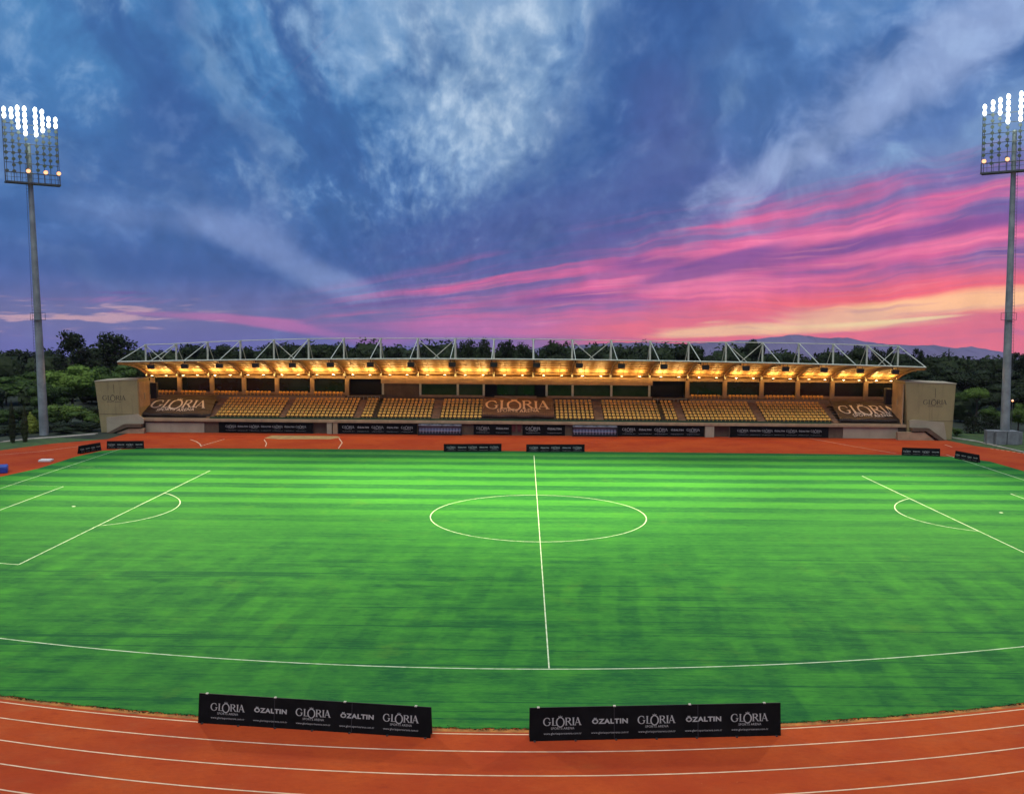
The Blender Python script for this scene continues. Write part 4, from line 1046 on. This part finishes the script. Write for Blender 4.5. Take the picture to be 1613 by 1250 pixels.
M_WHITE = mat('white_board', (0.66, 0.63, 0.56, 1), 0.6, 0.05)
a = ground(60, 727.5); r = empty('landing_board', (a.x, a.y, 0)); tag(r, 'low flat white box lying on the red track behind the left corner', 'box')
L = ground(84, 726).x - a.x; r.rotation_euler = (0, 0, .12)
m = MB(); m.box(0, L, 0, 1.0, .02, .20); m.build('box', M_WHITE, r, bevel=.02)
m = MB(); m.box(.04, L - .04, .04, .96, .203, .24); m.build('lid', M_WHITE, r, bevel=.01)

# ------------------------------------------------------------------ trees
def m_leaf(name, c, var=0.5):
    m = bpy.data.materials.new(name); m.use_nodes = True; nt = NT(m.node_tree); b = nt.n['Principled BSDF']
    co = nt.node('ShaderNodeTexCoord').outputs['Object']
    n1 = nt.noise(co, 7.0, 3.0, 0.6); n2 = nt.noise(co, 40.0, 2.0, 0.6)
    oi = V(nt, nt.node('ShaderNodeObjectInfo').outputs['Random'])
    k = (n1 - 0.5) * 1.3 + (n2 - 0.5) * 1.0 + (oi - 0.5) * 0.5 + 0.5
    lo = tuple(x * (1 - var) for x in c); hi = (c[0] * (1 + var * 1.3), c[1] * (1 + var), c[2] * (1 + var * .4))
    nt.put(b.inputs['Base Color'], nt.mix(k.cl(), lo + (1,), hi + (1,)))
    b.inputs['Roughness'].default_value = 0.75; b.inputs['Specular IOR Level'].default_value = 0.15
    return m
ML_DARK = m_leaf('dark_leaves', (0.017, 0.029, 0.0105))
ML_MID = m_leaf('mid_leaves', (0.036, 0.072, 0.015))
ML_BRIGHT = m_leaf('bright_leaves', (0.080, 0.145, 0.026))  # this and the mid green also carry the light falling on floodlit crowns
ML_YEL = m_leaf('yellow_green_leaves', (0.20, 0.26, 0.045))
ML_CYP = m_leaf('cypress_leaves', (0.028, 0.040, 0.016))
M_BARK = mat('bark', (0.055, 0.040, 0.028, 1), 0.95, 0.2, 4.0)
def leaves(lobes, n, size, r, shell=0.55, flat=0.0, core=0.0):
    """n leaf clumps spread through lobes (cx, cy, cz, rx, ry, rz)"""
    m = MB(); vol = [(l[3] * l[4] * l[5]) ** .67 for l in lobes]; tot = sum(vol)
    for l, v in zip(lobes, vol):
        for _ in range(max(8, int(n * v / tot))):
            d = Vector((r.gauss(0, 1), r.gauss(0, 1), r.gauss(0, 1))).normalized()
            q = shell + (1 - shell) * r.random() ** .6
            if r.random() < .10: q *= 1.10
            p = Vector((l[0] + d.x * l[3] * q, l[1] + d.y * l[4] * q, l[2] + d.z * l[5] * q))
            nn = (d + Vector((r.gauss(0, .6), r.gauss(0, .6), r.gauss(0, .6) + flat))).normalized(); a = nn.orthogonal().normalized(); b = nn.cross(a)
            t = r.uniform(0, 6.28); a, b = a * math.cos(t) + b * math.sin(t), b * math.cos(t) - a * math.sin(t); s = size * r.uniform(.6, 1.35)
            m.face([p - a * s, p + b * s * .6 - a * s * .2, p + a * s, p - b * s * .6 + a * s * .1])
    for l in lobes if core else ():
        # opaque core that fills out the inside of the crown
        k = len(m.v); U, W_ = 8, 5
        for j in range(1, W_):
            for i in range(U):
                t = math.pi * j / W_; f = 6.283 * i / U; q = core * r.uniform(.85, 1.1)
                m.v.append((l[0] + l[3] * q * math.sin(t) * math.cos(f), l[1] + l[4] * q * math.sin(t) * math.sin(f), l[2] + l[5] * q * math.cos(t)))
        for j in range(W_ - 2):
            for i in range(U): m.f.append((k + j * U + i, k + (j + 1) * U + i, k + (j + 1) * U + (i + 1) % U, k + j * U + (i + 1) % U)); m.m.append(0)
        m.f.append(tuple(k + i for i in range(U))); m.m.append(0); m.f.append(tuple(k + (W_ - 2) * U + i for i in range(U))); m.m.append(0)
    return m.mesh('crown', False)
def limbs(spec):
    m = MB()
    for pts, r0, r1 in spec:
        n = len(pts) - 1
        for i in range(n): m.tube(pts[i], pts[i + 1], r0 + (r1 - r0) * i / n, r0 + (r1 - r0) * (i + 1) / n, n=7, caps=(i == n - 1))
    return m.mesh('trunk')
PROTO = {}
def proto(kind, var):
    """unit tree: height 1, crown about 1 wide"""
    if (kind, var) in PROTO: return PROTO[kind, var]
    r = random.Random(hash((len(kind), ord(kind[0]), ord(kind[-1]), var)) & 0xffff)
    if kind == 'round':
        lb = [(0, 0, .56, .34, .34, .30)]
        for k in range(9):
            a = k * 0.7 + r.uniform(-.3, .3) + k; lb.append((.27 * math.cos(a), .27 * math.sin(a), r.uniform(.40, .76), r.uniform(.17, .25), r.uniform(.17, .25), r.uniform(.13, .20)))
        lb.append((r.uniform(-.1, .1), 0, .86, .20, .20, .13))
        cr = leaves(lb, 4200, .024, r, .74, 0, .80); tr = limbs([([(0, 0, 0), (.01, 0, .3), (0, 0, .6)], .04, .02), ([(0, 0, .3), (.2, .05, .6)], .02, .008), ([(0, 0, .28), (-.18, -.08, .58)], .02, .008)])
    elif kind == 'umbrella':
        lb = []
        for k in range(11):
            a = k * 2.4 + r.uniform(-.3, .3); q = .32 * math.sqrt((k + .3) / 11)
            lb.append((q * math.cos(a), q * math.sin(a), .84 - q * q * .8 + r.uniform(-.02, .03), r.uniform(.15, .22), r.uniform(.15, .22), r.uniform(.085, .13)))
        cr = leaves(lb, 3600, .022, r, .66, .4, .78)
        sp = [([(0, 0, 0), (.015, 0, .35), (0, 0, .62)], .032, .022)]
        for k in range(6):
            a = k * 1.05 + r.random(); sp.append(([(0, 0, .58), (.12 * math.cos(a), .12 * math.sin(a), .70), (.27 * math.cos(a), .27 * math.sin(a), .80)], .016, .006))
        tr = limbs(sp)
    elif kind == 'feathery':
        lb = []; sp = [([(0, 0, 0), (.01, 0, .4), (-.01, 0, .9)], .03, .008)]
        for k in range(20):
            z = .30 + .66 * k / 19; w = .42 * (1 - .62 * (z - .3) / .7) * r.uniform(.55, 1.0); a = k * 2.4 + r.uniform(-.4, .4)
            q = (w * math.cos(a) * .8, w * math.sin(a) * .8, z); s = r.uniform(.075, .14)
            lb.append(q + (s * 1.2, s * 1.2, s * .8)); sp.append(([(0, 0, z - .12), (q[0] * .5, q[1] * .5, z - .03), q], .010, .003))
        cr = leaves(lb, 3000, .023, r, .15); tr = limbs(sp)
    elif kind == 'cypress':
        lb = [(0, 0, z, .5 * w, .5 * w, .10) for z, w in ((.08, .7), (.18, .9), (.3, 1.0), (.42, 1.0), (.54, .92), (.66, .8), (.77, .62), (.87, .42), (.95, .2))]
        cr = leaves(lb, 1400, .05, r, .7, 0, .8); tr = limbs([([(0, 0, 0), (0, 0, .2)], .1, .08)])
    elif kind == 'cone':
        lb = [(r.uniform(-.05, .05), r.uniform(-.05, .05), z, .5 * w, .5 * w, .13) for z, w in ((.14, .9), (.26, 1.0), (.40, .85), (.54, .68), (.68, .48), (.80, .30), (.91, .14))]
        cr = leaves(lb, 2200, .035, r, .65, 0, .75); tr = limbs([([(0, 0, 0), (0, 0, .3)], .05, .03)])
    elif kind == 'spire':
        lb = [(r.uniform(-.05, .05), 0, z, .5 * w, .5 * w, .06) for z, w in ((.2, .9), (.32, 1.0), (.44, .8), (.56, .75), (.68, .5), (.79, .42), (.88, .2), (.96, .1))]
        cr = leaves(lb, 700, .045, r, .4); tr = limbs([([(0, 0, 0), (0, 0, .95)], .04, .01)])
    else:  # bush
        lb = [(r.uniform(-.3, .3), r.uniform(-.3, .3), r.uniform(.25, .72), r.uniform(.18, .3), r.uniform(.18, .3), r.uniform(.15, .27)) for k in range(10)]
        cr = leaves(lb, 2200, .032, r, .66, 0, .72); tr = limbs([([(0, 0, 0), (.05, 0, .4)], .03, .015), ([(0, 0, 0), (-.1, .05, .4)], .025, .01)])
    PROTO[kind, var] = (cr, tr); return PROTO[kind, var]
NAMES = {'round': 'broad_tree', 'umbrella': 'umbrella_pine', 'feathery': 'feathery_tree', 'cypress': 'cypress', 'cone': 'conical_shrub', 'spire': 'spire_tree', 'bush': 'bush'}
CROWN_CACHE = {}
tree_n = [0]
def tree(u, vtop, wpx, Y, kind, ml, label, group, lean=0.0, zbase=-0.03):
    tree_n[0] += 1; k = tree_n[0]
    top = at(u, vtop, Y); h = max(1.0, top.z - zbase); w = wpx * (Y - CAM.y) / FPX
    cr, tr = proto(kind, k % 3)
    key = (kind, k % 3, ml.name)
    if key not in CROWN_CACHE:
        c2 = cr.copy() if cr.materials else cr
        c2.materials.clear(); c2.materials.append(ml); CROWN_CACHE[key] = c2
    if not tr.materials: tr.materials.append(M_BARK)
    r = empty(NAMES[kind], (top.x, Y, zbase)); tag(r, label, 'shrub' if kind in ('bush', 'cone') else 'tree', group)
    rz = rng.uniform(0, 6.28) if not lean else 0
    kx = 1.0 / {'round': .98, 'umbrella': .92, 'feathery': .80, 'cypress': 1.0, 'cone': 1.0, 'spire': 1.0, 'bush': 1.05}[kind]
    for nm, me in (('crown', CROWN_CACHE[key]), ('trunk', tr)):
        o = link(nm, me, None, r); ws = w * kx
        o.scale = (ws, ws, h) if nm == 'crown' else ((ws, ws, h) if kind not in ('round', 'umbrella') else (min(ws, h * .8), min(ws, h * .8), h)); o.rotation_euler = (0, lean, rz)
    return r
GB = 'dark trees behind the grandstand roof'
def near_post(u):
    d = sorted((abs(u - p), i) for i, p in enumerate(post_u)); return d[0][1]
used = {}
def back_label(u, what):
    i = near_post(u); side = 'left of' if u < post_u[i] - 8 else ('right of' if u > post_u[i] + 8 else 'behind')
    s = '%s just %s the %s roof mast from the left' % (what, side, ordinal(i))
    if s in used: s = '%s further %s the %s roof mast from the left' % (what, side, ordinal(i))
    used[s] = 1; return s
for u, v, w, Y, kind in [(246, 550, 70, 134, 'round'), (300, 541, 84, 138, 'round'), (346, 541, 74, 142, 'round'), (392, 546, 62, 136, 'round'), (428, 539, 72, 144, 'round'), (466, 542, 70, 138, 'round'), (505, 537, 84, 142, 'umbrella'), (536, 538, 74, 136, 'round'), (580, 549, 66, 140, 'round'), (622, 545, 72, 137, 'round'), (662, 548, 60, 143, 'round'), (695, 552, 56, 138, 'round'), (735, 537, 46, 141, 'feathery'), (764, 534, 36, 139, 'feathery'), (796, 538, 46, 143, 'feathery'), (826, 543, 46, 138, 'feathery'), (872, 535, 66, 141, 'round'), (908, 548, 56, 137, 'round'), (938, 551, 56, 142, 'round'), (986, 544, 76, 139, 'round'), (1020, 550, 60, 143, 'round'), (1052, 553, 60, 137, 'round'), (1084, 538, 62, 140, 'umbrella'), (1122, 559, 64, 143, 'round'), (1160, 556, 60, 138, 'round'), (1188, 530, 34, 140, 'umbrella'), (1214, 556, 54, 144, 'round'), (1242, 553, 58, 138, 'round'), (1268, 561, 46, 143, 'round'), (1298, 554, 62, 137, 'round'), (1324, 557, 54, 142, 'round'), (1354, 542, 66, 138, 'round'), (1384, 551, 40, 144, 'feathery'), (1402, 548, 24, 140, 'feathery'), (1428, 559, 56, 137, 'round')]:
    tree(u, v, w, Y, kind, ML_DARK, back_label(u, {'round': 'dark round tree', 'umbrella': 'dark flat-topped pine', 'feathery': 'dark feathery tree'}[kind]), GB)
GL = 'trees beyond the left mast'
for u, v, w, Y, kind, ml, lab in [
    (113, 524, 74, 150, 'feathery', ML_DARK, 'tall dark feathery tree right of the left mast pole, first of two tall crowns'),
    (180, 527, 96, 152, 'feathery', ML_DARK, 'wide dark feathery tree rising between the left mast and the grandstand roof'),
    (-14, 556, 90, 168, 'round', ML_DARK, 'dark tree cut off by the left edge on the skyline'),
    (32, 553, 80, 172, 'feathery', ML_DARK, 'dark tree on the skyline left of the left mast pole'),
    (72, 552, 84, 166, 'round', ML_DARK, 'dark tree on the skyline directly behind the left mast pole'),
    (145, 553, 80, 160, 'round', ML_DARK, 'low dark tree between the two tall feathery trees at the left'),
    (214, 556, 70, 150, 'round', ML_DARK, 'dark tree behind the left tip of the grandstand roof'),
    (8, 592, 90, 126, 'round', ML_MID, 'mid green round tree at the left edge below the skyline trees'),
    (52, 584, 80, 134, 'round', ML_MID, 'mid green round tree just left of the left mast pole'),
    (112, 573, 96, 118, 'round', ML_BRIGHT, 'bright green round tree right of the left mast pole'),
    (160, 576, 76, 128, 'round', ML_MID, 'mid green round tree between the bright tree and the left end wall'),
    (196, 572, 84, 136, 'round', ML_MID, 'mid green tree standing behind the left end wall'),
    (76, 602, 70, 112, 'round', ML_MID, 'low green tree in front of the bright tree, beside the left mast pole')]:
    tree(u, v, w, Y, kind, ml, lab, GL)
GS = 'shrubs at the foot of the left mast'
for u, v, w, Y, kind, ml, lab in [
    (70, 640, 66, 95, 'bush', ML_MID, 'bushy shrub hiding the foot of the left mast'),
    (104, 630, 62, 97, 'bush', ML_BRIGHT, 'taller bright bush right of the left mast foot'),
    (132, 644, 56, 94, 'bush', ML_MID, 'mid green bush next to the left end wall'),
    (150, 636, 44, 99, 'bush', ML_DARK, 'dark bush against the outer edge of the left end wall'),
    (118, 662, 60, 90, 'bush', ML_DARK, 'low dark bush in front of the left bushes at the track edge'),
    (84, 664, 54, 89, 'bush', ML_DARK, 'low dark bush between the yellow cone shrub and the other bushes'),
    (140, 664, 44, 88.5, 'bush', ML_DARK, 'low dark bush touching the foot of the left end wall'),
    (102, 672, 44, 86, 'bush', ML_DARK, 'lowest dark bush at the track edge right of the yellow cone shrub'),
    (8, 668, 50, 84, 'bush', ML_DARK, 'low dark bush at the left edge behind the pale kerb'),
    (30, 664, 46, 88, 'bush', ML_DARK, 'low dark bush behind the pair of thin cypresses'),
    (66, 668, 40, 87, 'bush', ML_DARK, 'low dark bush just right of the yellow cone shrub'),
    (30, 636, 60, 100, 'bush', ML_DARK, 'dark bush behind the two thin cypresses'),
    (4, 642, 50, 96, 'bush', ML_MID, 'green bush at the left edge behind the lawn'),
    (49, 649, 30, 86, 'cone', ML_YEL, 'bright yellow-green conical shrub on the lawn at left'),
    (17.5, 633, 11, 76, 'cypress', ML_CYP, 'thin dark cypress nearest the left edge'),
    (37.5, 640, 11, 77, 'cypress', ML_CYP, 'thin dark cypress between the first cypress and the yellow cone shrub')]:
    tree(u, v, w, Y, kind, ml, lab, GS)
GR = 'trees beyond the right mast'
for u, v, w, Y, kind, ml, lab in [
    (1447, 550, 34, 150, 'feathery', ML_DARK, 'small feathery tree on the skyline beside the right tip of the roof'),
    (1470, 561, 70, 158, 'round', ML_DARK, 'dark tree on the skyline right of the roof tip'),
    (1495, 550, 15, 160, 'spire', ML_DARK, 'slim spire-shaped tree poking above the wood at right'),
    (1520, 563, 66, 166, 'round', ML_DARK, 'dark skyline tree just right of the spire tree'),
    (1550, 562, 64, 158, 'round', ML_DARK, 'dark skyline tree just left of the right mast pole'),
    (1584, 565, 70, 164, 'round', ML_DARK, 'dark skyline tree directly behind the right mast pole'),
    (1606, 556, 46, 156, 'feathery', ML_DARK, 'feathery skyline tree at the right edge'),
    (1636, 562, 70, 162, 'round', ML_DARK, 'dark skyline tree cut off by the right edge'),
    (1452, 580, 84, 128, 'round', ML_DARK, 'dark tree behind the right end wall, its inner half'),
    (1496, 578, 88, 132, 'round', ML_DARK, 'dark tree behind the outer edge of the right end wall'),
    (1545, 580, 92, 134, 'round', ML_DARK, 'dark tree above the flat-topped pines right of the end wall'),
    (1598, 582, 92, 130, 'round', ML_DARK, 'dark tree behind the right mast pole, in front of the skyline trees'),
    (1570, 604, 80, 120, 'round', ML_DARK, 'dark tree between the flat-topped pines and the right mast pole'),
    (1624, 606, 70, 118, 'round', ML_DARK, 'dark tree at the right edge below the skyline'),
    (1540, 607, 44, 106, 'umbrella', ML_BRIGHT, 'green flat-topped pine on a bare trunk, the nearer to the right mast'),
    (1515, 615, 40, 110, 'umbrella', ML_MID, 'green flat-topped pine on a bare trunk beside the right end wall'),
    (1566, 637, 44, 100, 'bush', ML_MID, 'bush left of the right mast pole above the plinth'),
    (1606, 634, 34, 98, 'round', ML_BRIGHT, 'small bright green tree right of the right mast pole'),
    (1508, 672, 22, 92, 'bush', ML_MID, 'low bush at the outer foot of the right end wall')]:
    tree(u, v, w, Y, kind, ml, lab, GR)
# clipped hedge
r = random.Random(5); x0, x1 = X(1519, 95, 680), X(1574, 95, 680)
m = MB(); n = 1500; hh = at(1545, 654, 95).z
lb = [(x0 + (x1 - x0) * (k + .5) / 8, 0, hh * z, (x1 - x0) / 11, .8, hh * .30) for k in range(8) for z in (.28, .70)]
r_ = empty('hedge', (0, 95, 0)); tag(r_, 'dark clipped hedge between the right end wall and the right mast', 'hedge')
link('foliage', leaves(lb, 2200, .13, r, .7), ML_DARK, r_)
m = MB(); 
for k in range(6): m.tube((x0 + (x1 - x0) * (k + .5) / 6, 0, 0), (x0 + (x1 - x0) * (k + .5) / 6, 0, hh * .6), .05, n=5)
m.build('stem', M_BARK, r_)
# the wood behind reads as one mass
r = random.Random(9); lb = []
for k in range(150):
    x = -150 + 300 * k / 149 + r.uniform(-2, 2); y = r.uniform(158, 205); h = r.uniform(8.8, 11.0) if abs(x) < 75 else r.uniform(7, 9)
    lb.append((x, y, h * .5, r.uniform(3.2, 5.2), 4, h * .5))
for k in range(90):
    x = -130 + 260 * k / 89; 
    if abs(x) < 62: lb.append((x, r.uniform(122, 150), 2.6, 3.2, 3, 3.0))
    else: lb.append((x, r.uniform(110, 150), 2.3, 2.6, 3, 2.6))
wood = link('woodland', leaves(lb, 40000, .50, r, .75, 0, .88), ML_DARK); tag(wood, 'dark wood behind the grandstand and both masts', 'wood', None, 'stuff')

# ------------------------------------------------------------------ air and daylight
hz = MB(); hz.box(-6200, 6200, -130, 7500, -470, 62)
M_HAZE = bpy.data.materials.new('evening_air'); M_HAZE.use_nodes = True; ht = M_HAZE.node_tree
for n in list(ht.nodes):
    if n.type == 'BSDF_PRINCIPLED': ht.nodes.remove(n)
pv = ht.nodes.new('ShaderNodeVolumePrincipled'); pv.inputs['Color'].default_value = (0.70, 0.64, 0.95, 1); pv.inputs['Density'].default_value = 0.00004; pv.inputs['Anisotropy'].default_value = -0.4
ht.links.new(pv.outputs[0], [n for n in ht.nodes if n.type == 'OUTPUT_MATERIAL'][0].inputs['Volume'])
HAZE = True
if HAZE: tag(hz.build('haze', M_HAZE), kind='stuff')
sun_d = bpy.data.lights.new('sun', 'SUN'); sun_d.energy = 1.33; sun_d.angle = R(60); sun_d.color = (1.0, 0.95, 0.88)
sun = bpy.data.objects.new('sun', sun_d); COL.objects.link(sun)
sd = Vector((math.sin(SUN_AZ) * math.cos(SUN_EL), math.cos(SUN_AZ) * math.cos(SUN_EL), math.sin(SUN_EL)))
sun.rotation_euler = (-sd).to_track_quat('-Z', 'Y').to_euler()
